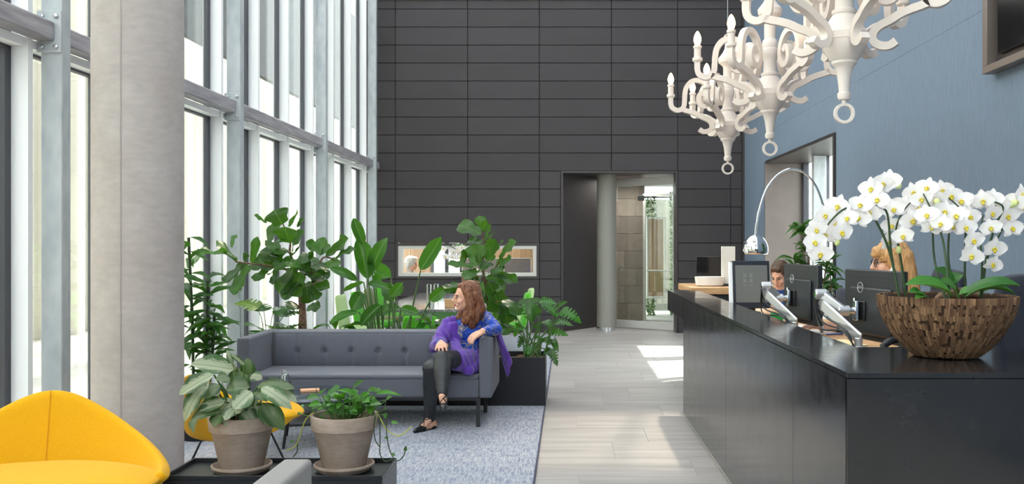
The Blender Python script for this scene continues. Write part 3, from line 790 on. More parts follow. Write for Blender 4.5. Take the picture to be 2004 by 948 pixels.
for x, y, h, r, lb in ((-1.622, 10.72, .28, .03, 'tall clear glass cylinder vase, left of the pair'), (-1.545, 10.76, .28, .03, 'tall clear glass cylinder vase, right of the pair'), (-1.60, 10.64, .11, .035, 'short clear glass tumbler before the tall vases'), (-1.48, 10.66, .11, .035, 'short clear glass tumbler beside the tall vases')):
    vase(x, y, h, r, lb)
wbx = thing('wooden_coaster_box', 'small oak box on the stone table near the vases', 'box', (-1.40, 10.9, .7505))
obj('box', MB().box((-.06, -.05, 0), (.06, .05, .08)), M['oak'], wbx, bevel=.003)
obj('lid', MB().box((-.063, -.053, .08), (.063, .053, .095)), M['oak'], wbx, bevel=.003)
# ------------------------------------------------------------------ reception desk
_t = NT('blackened_steel'); _t.bsdf((46, 46, 49), .3, .15, .75)
_f = _t.noise(_t.coords('Object', (2, 2, 2)), 3, 6, .65); _f2 = _t.noise(_t.coords('Object', (1, 1, 60)), 6, 3)
_t.link(_t.ramp(_f, [(.3, (32, 32, 35)), (.7, (44, 44, 47))]), _t.b.inputs['Base Color'])
_t.link(_t.ramp(_f, [(.3, (92, 92, 92)), (.7, (120, 120, 120))]), _t.b.inputs['Roughness'])
M['desk'] = _t.done()
M['paper'] = plain('paper', (238, 234, 226), .8)
DX, DY0, DY1, DY2, DH = .983, 3.24, 7.86, 9.1, 1.046
dk = thing('reception_desk', 'long blackened steel reception desk with raised counter', 'desk', (DX, DY0, 0))
def dbox(name, a, b, mat='desk', bev=.0015):
    return obj(name, MB().box((a[0] - DX, a[1] - DY0, a[2]), (b[0] - DX, b[1] - DY0, b[2])), M[mat], dk, bevel=bev, seg=1, smooth=0)
for y0, y1 in ((DY0 + .006, 4.02), (4.02, 5.74), (5.74, DY1)):
    dbox('front_panel', (DX, y0 + .0012, .055), (DX + .02, y1 - .0012, DH - .022))
dbox('end_panel', (DX, DY0, .055), (2.82, DY0 + .02, DH - .022))
dbox('far_end_panel', (DX + .02, DY1 - .02, .055), (1.27, DY1, DH - .022))
dbox('counter_top', (DX, DY0, DH - .02), (2.82, 4.05, DH))
dbox('counter_top', (DX, 4.052, DH - .02), (1.27, DY2, DH))
dbox('counter_wing', (DX, DY1 + .001, .85), (1.27, DY2, DH - .021))
dbox('inner_panel', (1.25, 4.05, .055), (1.27, DY1, DH - .022))
dbox('inner_panel', (1.27, 4.03, .3), (2.82, 4.05, DH - .022))
dbox('plinth', (1.015, 3.30, 0), (1.24, DY1 - .03, .055), 'light_grey')
dbox('plinth', (1.24, 3.30, 0), (2.82, 3.98, .055), 'light_grey')
ws = thing('work_surface', 'oak work surface behind the steel reception counter', 'desk', (1.272, 4.06, 0))
obj('top', MB().box((0, 0, .925), (.62, 4.5, .95)), M['oak'], ws, bevel=.003)
for y in (.3, 2.2, 4.2):
    obj('leg_panel', MB().box((.05, y, 0), (.22, y + .03, .925)), M['black_metal'], ws)
# oak side board with white bowl
ob_ = thing('oak_sideboard', 'thick oak shelf on a black cabinet beyond the desk end', 'sideboard', (1.22, 9.14, 0))
obj('top', MB().box((0, 0, 1.0), (.95, 1.06, 1.065)), M['oak'], ob_, bevel=.003)
obj('cabinet', MB().box((.06, .06, 0), (.9, 1.0, 1.0)), M['black_metal'], ob_, smooth=0)
obj('door', MB().box((.05, .08, .04), (.06, .98, .96)), M['black_metal'], ob_, bevel=.003)
bw = thing('oval_bowl', 'white oval bowl on the oak shelf', 'bowl', (1.46, 9.5, 1.0655))
def ov(rx, ry, z): return (rx, ry, z)
m = MB(); m.lathe([(0, 0), (.118, 0), (.14, .012), (.152, .095), (.148, .098), (.142, .095), (.13, .018), (0, .014)], 40, Matrix.Diagonal(V((1.02, .7, 1, 1))))
obj('body', m, plain('white_ceramic', (238, 236, 232), .25), bw)
obj('foot', MB().lathe([(.10, -.0003), (.10, .001)], 30, Matrix.Diagonal(V((1, .7, 1, 1)))), M['white_wall'], bw)
# ------------------------------------------------------------------ till touchscreen
sc_me = plain('touch_screen', (112, 114, 112), .25)
pos = thing('touch_terminal', 'touchscreen terminal with white side edge on the desk', 'terminal', (1.42, 7.15, .9505), math.radians(4))
RT = Matrix.Translation((0, 0, .05)) @ Matrix.Rotation(math.radians(-7), 4, 'X')
obj('housing', MB().box((-.15, .0, .0), (.155, .05, .37), RT), M['black'], pos, bevel=.008)
obj('side_edge', MB().box((-.165, -.004, .0), (-.135, .03, .362), RT), M['white_alu'], pos, bevel=.006)
obj('bezel', MB().box((-.137, -.012, .0), (.155, .0, .37), RT), plain('bezel', (34, 38, 50), .3), pos, bevel=.004)
scn = obj('screen', MB().box((-.118, -.0135, .045), (.135, -.012, .335), RT), sc_me, pos, smooth=0)
ic = MB()
for cx in (-.045, .005):
    for cz, hh in ((.255, .028), (.215, .028), (.178, .010)):
        ic.box((cx - .012, -.0142, cz - hh / 2), (cx + .012, -.0136, cz + hh / 2), RT)
obj('screen_icons', ic, plain('icon_grey', (122, 124, 122), .3), scn, smooth=0)
obj('stand', MB().box((-.09, .03, 0), (.09, .16, .02)).box((-.05, .045, .02), (.05, .09, .22)), M['black'], pos, bevel=.006)
wpn = thing('white_display_panel', 'blank white upright panel behind the touchscreen terminal', 'panel', (1.66, 9.55, 1.0655))
obj('panel', MB().box((-.07, 0, .02), (.075, .02, .41)), M['paper'], wpn, bevel=.004)
obj('foot', MB().box((-.06, -.04, 0), (.06, .06, .02)), M['black'], wpn, bevel=.004)
bmn = thing('black_flat_screen', 'black flat screen behind the white oval bowl', 'screen', (1.56, 9.98, 1.0655))
obj('panel', MB().box((-.17, 0, .02), (.24, .03, .30)), plain('glossy_black', (20, 21, 26), .15), bmn, bevel=.005)
obj('stand', MB().box((-.06, -.05, 0), (.1, .08, .012)).box((-.02, .01, .01), (.05, .035, .1)), M['black'], bmn, bevel=.003)

# ------------------------------------------------------------------ monitors on silver arms
M['mon'] = plain('monitor_black', (38, 40, 45), .38)
M['silver'] = plain('silver_arm', (206, 208, 212), .28, .75)
M['logo'] = plain('logo_grey', (190, 192, 196), .35, .5)
dell = text_mesh('DELL', .030); dell.materials.append(M['logo'])
def make_monitor(label, far, near, ztop, logo_t=.36):
    """far/near: ground points of the two side edges, the back looks towards the counter"""
    far, near = V(far), V(near); mid = (far + near) / 2
    ang = math.atan2(near.y - far.y, near.x - far.x)
    m = thing('monitor', label, 'monitor', (mid.x, mid.y, ztop - .36), ang, 'black monitors on silver arms')
    w = (near - far).length
    # local: x along the panel (far -> near), back face towards -y
    obj('shell', MB().box((-w / 2, -.018, 0), (w / 2, .018, .36)), M['mon'], m, bevel=.007, seg=3)
    obj('back_bulge', MB().box((-w * .36, -.036, .03), (w * .36, -.016, .27)), M['mon'], m, bevel=.014, seg=3)
    obj('vent_groove', MB().box((-w * .42, -.0195, .318), (w * .42, -.0175, .323)), M['black'], m)
    obj('screen', MB().box((-w / 2 + .012, .0178, .014), (w / 2 - .012, .0192, .346)), plain('lit_screen', (60, 70, 84), .2), m, smooth=0)
    lx, lz = -w / 2 + w * logo_t, .270
    lg = obj('logo_ring', MB().torus(.026, .0016, 32, 6, Matrix.Translation((lx, -.0385, lz)) @ Matrix.Rotation(PI / 2, 4, 'X')), M['logo'], m)
    o = bpy.data.objects.new('logo_letters', dell); link(o, lg); o.location = (lx, -.0385, lz); o.rotation_euler = (PI / 2, 0, 0); o.scale = (.62, .62, .62)
    vs = obj('mount_plate', MB().box((lx - .05, -.046, .10), (lx + .05, -.034, .20)), M['black'], m, bevel=.004)
    obj('lever', MB().tube([(lx - .02, -.055, .16), (lx - .02, -.058, .215)], [.012, .009], 10), M['chrome'], vs)
    return m, m.matrix_basis @ V((lx, -.05, .150))
def make_arm(label, mount, post, zsurf):
    """post (x,y) on the surface; a lower link rises to an elbow, the upper link reaches the mount"""
    a = thing('screen_mount', label, 'screen mount', (post[0], post[1], zsurf))
    inv = V((post[0], post[1], zsurf)); mt_ = V(mount) - inv
    e = V((-.11, .27, .29))
    obj('clamp', MB().box((-.035, -.03, 0), (.035, .03, .05)).cyl((0, 0, .05), (0, 0, .09), .02), M['silver'], a, bevel=.003)
    def bar(name, p, q, wd, ht):
        d = (q - p); Lg = d.length; R = d.to_track_quat('X', 'Z').to_matrix().to_4x4(); R.translation = p
        return obj(name, MB().box((-.015, -wd / 2, -ht / 2), (Lg + .015, wd / 2, ht / 2), R), M['silver'], a, bevel=.012, seg=3)
    bar('lower_link', V((0, 0, .09)), e - V((0, 0, .05)), .016, .06)
    u1 = mt_ + V((-.075, .0, .0))
    bar('upper_link', e, u1, .04, .05)
    for nm, c in (('elbow_joint', e), ('wrist_joint', u1)):
        j = obj(nm, MB().cyl(c - V((.028, 0, 0)), c + V((.028, 0, 0)), .027, 18), M['silver'], a, bevel=.003)
        obj('joint_cap', MB().cyl(c - V((.031, 0, 0)), c - V((.027, 0, 0)), .016, 14), M['chrome'], j)
    obj('swivel', MB().cyl(u1 + V((.02, 0, 0)), mt_ + V((-.01, 0, 0)), .017, 14).box((mt_.x - .022, mt_.y - .025, mt_.z - .05), (mt_.x - .004, mt_.y + .025, mt_.z + .05)), M['chrome'], a, bevel=.004)
    for k in range(3):
        dx = .01 * k
        obj('cable', MB().tube(smooth_path([e + V((-.03, 0, -.02)), (e + u1) / 2 + V((-.04 - dx, 0, -.07 - .03 * k)), V((-.05 - dx, .02, .12)), V((-.02 + dx, -.03, .02)), V((.05 + dx * 3, -.04, .006)), V((.11, .02 * k, .006))]), .0045, 6), M['black'], a)
    return a
m1, p1 = make_monitor('black monitor in the middle of the desk, on silver arm', (1.40, 5.90), (1.478, 5.40), 1.374)
m2, p2 = make_monitor('black monitor nearest the orchid bowl, on silver arm', (1.495, 4.92), (1.612, 4.40), 1.368)
make_arm('silver articulated mount holding the middle monitor', p1, (1.335, 5.42), .9505)
make_arm('silver articulated mount holding the monitor by the orchid bowl', p2, (1.42, 4.50), .9505)

# ------------------------------------------------------------------ phone, papers, small things
ph = thing('desk_phone', 'black desk telephone on the work surface by the bowl', 'telephone', (1.58, 4.27, .9505), math.radians(-65))
RP = Matrix.Rotation(math.radians(16), 4, 'X')
obj('base', MB().box((-.09, -.09, .004), (.09, .09, .034), RP @ Matrix.Translation((0, 0, .022))), M['black'], ph, bevel=.006)
obj('handset', MB().tube(smooth_path([(-.06, -.10, .07), (-.06, -.05, .095), (-.06, .05, .105), (-.06, .10, .085)]), .017, 10), M['black'], ph)
obj('foot', MB().box((-.08, -.08, 0), (.08, .06, .012)), M['black'], ph)
for i, (x, y, a, w, h, c, lb) in enumerate(((1.52, 6.10, .3, .21, .297, (240, 236, 228), 'white sheet of paper beside the middle monitor'), (1.60, 5.72, -.2, .21, .297, (244, 240, 232), 'open white paper under the receptionist\'s forearm'), (1.50, 5.10, .15, .21, .297, (246, 226, 170), 'cream yellow sheet near the black telephone'), (1.42, 4.22, 1.3, .30, .21, (240, 240, 238), 'white sheet against the counter edge by the bowl'), (1.40, 6.72, .5, .24, .33, (235, 233, 228), 'white folder leaning by the touchscreen terminal'))):
    s = thing('paper_sheet', lb, 'paper', (x, y, .9505 + (.002 if i else 0)), a)
    obj('sheet', MB().box((-w / 2, -h / 2, 0), (w / 2, h / 2, .0012)), plain('paper_%d' % i, c, .8), s, smooth=0)
    obj('corner', MB().prism([(w / 2 - .03, h / 2), (w / 2, h / 2), (w / 2, h / 2 - .03)], .0012, .0020), M['paper'], s, smooth=0)
gb = thing('green_box', 'small green carton beside the middle monitor arm', 'box', (1.44, 6.35, .9505), .2)
obj('carton', MB().box((-.035, -.03, 0), (.035, .03, .07)), plain('green_card', (20, 140, 60), .6), gb, bevel=.002)
obj('flap', MB().box((-.034, -.029, .07), (.034, .029, .072)), plain('green_card2', (30, 160, 74), .6), gb)
pen = thing('pen', 'blue pen lying on the papers by the forearm', 'pen', (1.60, 5.52, .954), .4)
obj('barrel', MB().tube([(-.06, 0, .005), (.06, 0, .005)], .0045, 8), plain('pen_blue', (40, 60, 140), .3), pen)
obj('tip', MB().tube([(.06, 0, .005), (.072, 0, .005)], [.004, .001], 8), M['chrome'], pen)

# ------------------------------------------------------------------ arc lamp
al = thing('arc_lamp', 'chrome arc floor lamp with dome shade over the desk', 'lamp', (2.72, 9.5, 0))
pth = [W(x, y, 9.5) - V((2.72, 9.5, 0)) for x, y in ((1478, 468), (1480, 440), (1487, 405), (1500, 370), (1519, 345), (1545, 331), (1572, 337), (1594, 360), (1608, 392), (1616, 430), (1620, 480))] + [V((.0, 0, .9)), V((0, 0, .05))]
obj('arc', MB().tube(smooth_path(pth, 5), .011, 10), M['chrome'], al)
obj('base', MB().lathe([(0, 0), (.13, 0), (.13, .05), (.12, .06), (.02, .062), (0, .062)], 32), M['white_wall'], al)
sh = W(1478.5, 498, 9.5) - V((2.72, 9.5, 0))
prof = [(.130 * math.cos(a), .155 * math.sin(a)) for a in [math.radians(-18 + 108 * k / 14) for k in range(14)]] + [(.012, .158)]
shd = obj('shade', MB().lathe(prof, 40, Matrix.Translation(sh + V((0, 0, .048))), cap=False), M['chrome'], al, solid=.003)
obj('bulb', MB().ball(sh + V((0, 0, .07)), .04), plain('opal', (240, 236, 226), .4), shd)

# ------------------------------------------------------------------ office chairs
M['navy_f'] = fabric('navy_fabric', (46, 50, 66), (38, 42, 56))
def office_chair(label, loc, rz, ztop, zs):
    c = thing('office_chair', label, 'chair', loc, rz, 'navy office chairs')
    def back(u, v):
        x = (-.24 + .48 * u) * (1 - .10 * v ** 4); return V((x, .22 + .05 * v - .07 * math.cos((u - .5) * PI), zs + .06 + (ztop - zs - .06) * v - .02 * (2 * u - 1) ** 4 * v))
    obj('backrest', MB().grid(back, 12, 8), M['navy_f'], c, solid=.07, subsurf=1, smooth=180)
    obj('seat', MB().box((-.25, -.26, zs - .09), (.25, .22, zs)), M['navy_f'], c, bevel=.035, seg=3)
    obj('post', MB().cyl((0, 0, .10), (0, 0, zs - .09), .03), M['black_metal'], c)
    obj('back_bar', MB().tube([(0, .1, zs - .07), (0, .27, zs - .03), (0, .27, zs + .22)], .018), M['black_metal'], c)
    for k in range(5):
        a = k * 2 * PI / 5
        obj('spoke', MB().tube([(0, 0, .11), (.29 * math.cos(a), .29 * math.sin(a), .075)], [.025, .016]), M['black_metal'], c)
        obj('castor', MB().ball((.29 * math.cos(a), .29 * math.sin(a), .032), (.03, .03, .032), 10, 8), M['black'], c)
    return c
office_chair('navy office chair the receptionist sits on', (2.02, 5.50, 0), math.radians(-95), 1.36, .62)
office_chair('empty navy office chair right of the orchid bowl', (2.34, 4.70, 0), math.radians(172), 1.36, .62)
office_chair('navy office chair behind the man at the far monitor', (2.32, 8.5, 0), math.radians(-95), 1.10, .44)
# ------------------------------------------------------------------ chandeliers
M['chand'] = plain('white_lacquer', (222, 212, 204), .5, 0, .35)
M['bulb'] = emit_mat('warm_bulb', (255, 206, 140), 14)
def ribbon(path, w, th):
    """flat scroll: path in (r,z), in-plane width w, thickness th across"""
    P = [V((p[0], 0, p[1])) for p in path]; m = MB(); n = len(P); vs = []
    for i in range(n):
        t = (P[min(i + 1, n - 1)] - P[max(i - 1, 0)]).normalized(); nn = V((-t.z, 0, t.x))
        for s, q in ((1, -1), (1, 1), (-1, 1), (-1, -1)):
            p = P[i] + nn * (w / 2 * s); vs.append((p.x, q * th / 2, p.z))
    fs = [(3, 2, 1, 0)] + [(i * 4 + k, i * 4 + (k + 1) % 4, i * 4 + 4 + (k + 1) % 4, i * 4 + 4 + k) for i in range(n - 1) for k in range(4)] + [tuple((n - 1) * 4 + k for k in range(4))]
    m._add(vs, fs); return m
sp = lambda L: [(p.x, p.y) for p in smooth_path([V((a, b, 0)) for a, b in L], 5)]
CUP = sp([(.535, .722), (.535, .665), (.520, .625), (.478, .603), (.438, .612), (.412, .645), (.406, .70), (.402, .76), (.388, .82), (.350, .868), (.295, .884), (.235, .866), (.185, .815), (.163, .745), (.172, .685), (.205, .645), (.25, .648), (.275, .69), (.268, .745), (.238, .765), (.215, .738)])
ESS = sp([(.43, .612), (.385, .597), (.34, .585), (.29, .566), (.24, .538), (.19, .516), (.158, .488), (.148, .452), (.162, .422), (.20, .404), (.235, .404), (.268, .424)])
cup_me = ribbon(CUP, .042, .045).mesh('scroll_arm', 35); ess_me = ribbon(ESS, .042, .045).mesh('scroll_bracket', 35)
RB = [(.012, .105), (.012, .128), (.03, .13), (.036, .145), (.036, .165), (.028, .172), (.030, .20), (.038, .26), (.05, .305), (.060, .315), (.068, .325), (.068, .337), (.076, .345), (.10, .38), (.116, .42), (.120, .445), (.123, .447), (.123, .487), (.118, .490), (.10, .53), (.072, .575), (.060, .59), (.066, .598), (.066, .614), (.050, .622), (.046, .70), (.056, .735), (.063, .745), (.063, .79), (.054, .80), (.060, .83), (.052, .86), (.042, .87), (.042, 1.0), (.05, 1.02), (.085, 1.05), (.09, 1.09), (.05, 1.14), (.03, 1.18), (.02, 1.25), (.0, 1.25)]
body_me = MB().lathe(RB, 32).mesh('turned_body', 35)
ringM = Matrix.Rotation(PI / 2, 4, 'X')
ring_me = MB().lathe([(.040, -.011), (.056, -.011), (.056, .011), (.040, .011), (.040, -.011)], 32, Matrix.Translation((0, 0, .056)) @ ringM, cap=False).mesh('ring', 35)
top_me = MB().torus(.032, .007, 28, 8, Matrix.Translation((0, 0, 1.285)) @ ringM).mesh('top_ring')
can_me = MB().lathe([(0, .722), (.030, .722), (.038, .732), (.038, .752), (.028, .756), (.026, .758), (.026, .822), (.032, .826), (.032, .842), (.022, .848), (0, .848)], 20, Matrix.Translation((.535, 0, 0))).mesh('candle', 35)
blb_me = MB().lathe([(.016, .848), (.022, .862), (.029, .885), (.028, .905), (.02, .93), (.009, .95), (0, .957)], 16, Matrix.Translation((.535, 0, 0))).mesh('bulb', 180)
for me, mt_ in ((cup_me, 'chand'), (ess_me, 'chand'), (body_me, 'chand'), (ring_me, 'chand'), (top_me, 'chand'), (can_me, 'chand'), (blb_me, 'bulb')): me.materials.append(M[mt_])
def chandelier(label, Y, rot):
    c = thing('chandelier', label, 'chandelier', (1.5, Y, 2.155), 0, 'white scroll chandeliers')
    for nm, me in (('turned_body', body_me), ('bottom_ring', ring_me), ('top_ring', top_me)):
        link(bpy.data.objects.new(nm, me), c)
    obj('suspension_wire', MB().cyl((0, 0, 1.315), (0, 0, ZC - 2.155), .003, 6), M['steel'], c)
    for k in range(6):
        a = rot + k * PI / 3
        for nm, me in (('scroll_arm', cup_me), ('scroll_bracket', ess_me)):
            o = bpy.data.objects.new(nm, me); link(o, c); o.rotation_euler.z = a
        o = bpy.data.objects.new('candle', can_me); link(o, c); o.rotation_euler.z = a
        b = bpy.data.objects.new('bulb', blb_me); link(b, o)
chandelier('nearest white scroll chandelier, cut off by the top edge', 5.0, math.radians(-84))
chandelier('middle white scroll chandelier of the row of three', 6.84, math.radians(-12))
chandelier('farthest and lowest-looking white scroll chandelier', 8.65, 0)
# ------------------------------------------------------------------ plants
def interp(tab, t):
    for (a, b), (c, d) in zip(tab, tab[1:]):
        if t <= c: return b + (d - b) * (t - a) / (c - a)
    return tab[-1][1]
def leaf_mesh(name, tab, mat, n=10, m=6, arch=.10, fold=.10, wave=0.0, slits=None, twist=0.0):
    """blade from (0,0,0) to (1,0,0), full width about 1; arched over its chord"""
    vs = []; fs = []
    for i in range(n + 1):
        t = i / n; w = interp(tab, t)
        for j in range(m + 1):
            s = -1 + 2 * j / m
            ww = w
            if slits and abs(s) > .45 and slits(t): ww = w * .42 / abs(s) if abs(s) > .42 else w
            y = s * ww
            z = arch * 4 * t * (1 - t) + fold * abs(y) + wave * math.sin(t * 15 + (2 if s > 0 else 0)) * abs(s) ** 2 * w
            vs.append((t, y, z - twist * y * t))
    for i in range(n):
        for j in range(m):
            a = i * (m + 1) + j; fs.append((a, a + m + 1, a + m + 2, a + 1))
    b = MB(); b._add(vs, fs); me = b.mesh(name, 180); me.materials.append(mat); return me
def place_leaf(parent, me, base, tip, width, up, roll=0.0, name='leaf', org=None):
    base, tip = V(base), V(tip); d = tip - base; L = d.length; x = d.normalized()
    z = V(up); z = (z - x * z.dot(x))
    if z.length < 1e-3: z = V((0, -1, 0)) - x * x.y * -1
    z.normalize(); y = z.cross(x)
    R = Matrix((x, y, z)).transposed() @ Matrix.Rotation(roll, 3, 'X')
    o = bpy.data.objects.new(name, me); link(o, parent)
    mm = R.to_4x4() @ Matrix.Diagonal(V((L, width, L, 1))); mm.translation = base - (org or V((0, 0, 0)))
    o.matrix_basis = mm; return o
FIG = [(0, .03), (.03, .20), (.12, .31), (.3, .31), (.42, .33), (.6, .44), (.75, .5), (.87, .44), (.95, .27), (1, .04)]
OVAL = [(0, .02), (.08, .2), (.25, .42), (.45, .5), (.65, .44), (.85, .23), (.95, .09), (1, .0)]
PADDLE = [(0, .03), (.06, .22), (.2, .42), (.5, .5), (.75, .45), (.9, .26), (1, .02)]
LANCE = [(0, .04), (.15, .3), (.4, .5), (.65, .38), (.85, .17), (1, .0)]
HEART = [(0, .30), (.05, .44), (.2, .5), (.4, .48), (.6, .38), (.8, .22), (.93, .08), (1, 0)]
L_FIG = leaf_mat('fig_leaf', (56, 98, 34), (28, 60, 26), (104, 146, 66), .36)
L_STR = leaf_mat('strelitzia_leaf', (56, 114, 36), (30, 76, 28), (124, 172, 84), .30)
L_MON = leaf_mat('monstera_leaf', (44, 104, 32), (22, 62, 26), (84, 138, 58), .25)
L_DRA = leaf_mat('dracaena_leaf', (50, 98, 44), (28, 62, 32), (80, 130, 64), .32, 'none')
L_AGL = leaf_mat('aglaonema_leaf', (52, 86, 40), (30, 54, 32), (64, 98, 52), .38, 'none', .15, (158, 166, 138))
L_POT = leaf_mat('pothos_leaf', (74, 138, 40), (40, 92, 32), (130, 178, 84), .30, 'none')
L_ORC = leaf_mat('orchid_leaf', (72, 128, 48), (44, 96, 40), (92, 146, 64), .32, 'none', .15)
fig_l = [leaf_mesh('fig_leaf', FIG, L_FIG, 12, 6, a, f, .10) for a, f in ((.05, .15), (.12, .05), (-.06, .2))]
str_l = [leaf_mesh('paddle_leaf', PADDLE, L_STR, 12, 6, a, f, .03) for a, f in ((.06, .35), (.14, .15), (-.05, .3))]
slit = lambda t: (.22 < t < .27) or (.36 < t < .41) or (.50 < t < .55) or (.64 < t < .69)
mon_l = [leaf_mesh('split_leaf', HEART, L_MON, 44, 8, a, f, .02, slit) for a, f in ((.06, .12), (.14, .05))]
hrt_l = [leaf_mesh('heart_leaf', HEART, L_MON, 10, 6, .08, .12, .02)]
dra_l = [leaf_mesh('lance_leaf', LANCE, L_DRA, 9, 2, a, .25, .04) for a in (.16, .08, -.04)]
L_AGD = leaf_mat('aglaonema_dark_leaf', (50, 84, 38), (28, 52, 28), (60, 94, 48), .38, 'none', .15, (96, 112, 78))
agl_l = [leaf_mesh('silver_leaf', OVAL, L_AGL if k_ < 3 else L_AGD, 12, 6, a, f, .05) for k_, (a, f) in enumerate(((.10, .12), (.16, .05), (.04, .18), (.12, .1), (.16, .2)))]
pot_lv = [leaf_mesh('pothos_leaf', HEART, L_POT, 9, 4, a, .18, .03) for a in (.10, .02)]
orc_l = [leaf_mesh('strap_leaf', PADDLE, L_ORC, 12, 6, a, .25) for a in (.10, .18)]
M['bark'] = plain('bark', (112, 88, 70), .9, var=.3, scale=40, bump=.8, bscale=60)
M['stem'] = plain('green_stem', (74, 108, 52), .5)
M['stem_d'] = plain('dark_green_stem', (46, 70, 38), .5)

def zoomer(x0, y0, k): return lambda zx, zy, Y: W(x0 + zx / k, y0 + zy / k, Y)
def plant(name, label, loc, cat='plant', group=None): return thing(name, label, cat, loc, 0, group)
def leaves_px(par, org, Z, meshes, rows, Y0, jit=.14, k=1.0, up=(0, -.55, .8), seed=1, kpx=1.0, Ytip=None, uj=.35):
    rnd = random.Random(seed)
    for bx, by, tx, ty, w in rows:
        Yb = Y0 + rnd.uniform(-jit, jit); Yt = Yb + rnd.uniform(-jit, jit) * .9 - .03
        b = Z(bx, by, Yb); t = Z(tx, ty, Yt)
        if b.x < -3.12: b = Z(bx, by, Yb * 3.12 / -b.x)
        if t.x < -3.16: t = Z(tx, ty, Yt * 3.16 / -t.x)
        u = (up[0] + rnd.uniform(-uj, uj), up[1] + rnd.uniform(-uj, uj * .6), up[2] + rnd.uniform(-uj, uj))
        place_leaf(par, rnd.choice(meshes), b, t, w / kpx * Yb / FPX * k, u, 0, 'leaf', org)
def branch(par, org, pts, r, mat, name='branch', n=4):
    p = smooth_path([V(q) - org for q in pts], n); m = len(p)
    rr = [r[0] + (r[1] - r[0]) * i / (m - 1) for i in range(m)] if isinstance(r, tuple) else r
    return obj(name, MB().tube(p, rr, 8), mat, par)

# --- tall fiddle-leaf fig behind the sofa
Z = zoomer(340, 390, 3.511); Y0 = 8.70
org = V((Z(890, 890, Y0).x, Y0, .40)); f1 = plant('fiddle_leaf_fig', 'tall fiddle-leaf fig tree with bare trunk behind the sofa, left', org)
branch(f1, org, [V((org.x, Y0, .40)), Z(888, 890, Y0), Z(880, 700, Y0), Z(865, 560, Y0), Z(850, 510, Y0)], (.042, .022), M['bark'], 'trunk')
obj('trunk', MB().tube([V((-.045, .02, 0)), Z(872, 800, Y0 + .02) - org], [.022, .018], 8), M['bark'], f1)
for pts, r in (([(850, 520, 0), (790, 490, -.05), (700, 465, -.1), (530, 445, -.25), (425, 430, -.35)], (.014, .006)), ([(870, 530, 0), (970, 490, -.05), (1030, 400, 0), (1110, 420, .05)], (.013, .006)), ([(850, 520, 0), (800, 370, .02), (800, 290, 0), (748, 165, -.05)], (.015, .006)), ([(880, 610, 0), (930, 600, -.08), (1000, 560, -.12)], (.008, .005)), ([(880, 760, 0), (840, 720, -.05), (800, 700, -.1)], (.007, .004)), ([(795, 370, .0), (720, 330, .05)], (.007, .004))):
    branch(f1, org, [Z(x, y, Y0 + dy) for x, y, dy in pts], r, M['bark'])
R1 = [(425, 430, 95, 475, 80), (418, 430, 295, 330, 130), (480, 440, 350, 580, 88), (510, 450, 410, 660, 88), (545, 455, 470, 625, 80), (640, 480, 555, 565, 74), (705, 480, 680, 590, 46), (745, 175, 690, 75, 130), (800, 190, 835, 105, 105), (850, 195, 897, 130, 42), (640, 165, 553, 108, 30), (735, 175, 640, 262, 120), (800, 300, 765, 190, 140), (815, 385, 898, 225, 95), (735, 320, 628, 320, 90), (795, 355, 690, 375, 90), (700, 465, 555, 425, 115), (720, 400, 600, 352, 75), (1045, 390, 1200, 270, 85), (1060, 365, 988, 275, 74), (1105, 420, 1250, 345, 64), (1030, 378, 910, 292, 66), (990, 490, 1150, 432, 64), (965, 525, 860, 430, 85), (1010, 440, 915, 420, 84), (900, 590, 1070, 612, 84), (935, 600, 990, 692, 84), (910, 600, 925, 716, 74), (875, 500, 812, 668, 105), (820, 480, 720, 645, 95), (845, 470, 762, 602, 95), (866, 740, 778, 748, 84), (912, 757, 1008, 742, 80), (960, 545, 1032, 562, 74), (885, 480, 828, 420, 84), (905, 370, 880, 445, 55), (980, 445, 1015, 505, 74), (1005, 500, 1075, 528, 55), (540, 445, 576, 258, 48), (400, 335, 427, 245, 34), (490, 432, 507, 368, 46), (870, 540, 830, 610, 80), (900, 440, 960, 350, 70), (780, 440, 690, 480, 74), (850, 420, 800, 470, 90), (760, 290, 690, 300, 80), (860, 580, 740, 680, 80), (830, 450, 740, 420, 90), (920, 500, 1000, 560, 84), (800, 400, 870, 320, 84), (760, 470, 660, 520, 84), (940, 470, 1060, 480, 80), (880, 420, 960, 400, 80), (700, 420, 610, 400, 84), (1000, 400, 1080, 330, 70), (820, 560, 880, 640, 90), (740, 360, 680, 440, 84)]
leaves_px(f1, org, Z, fig_l, R1, Y0 - .05, .16, 1.36, seed=4, kpx=3.511)

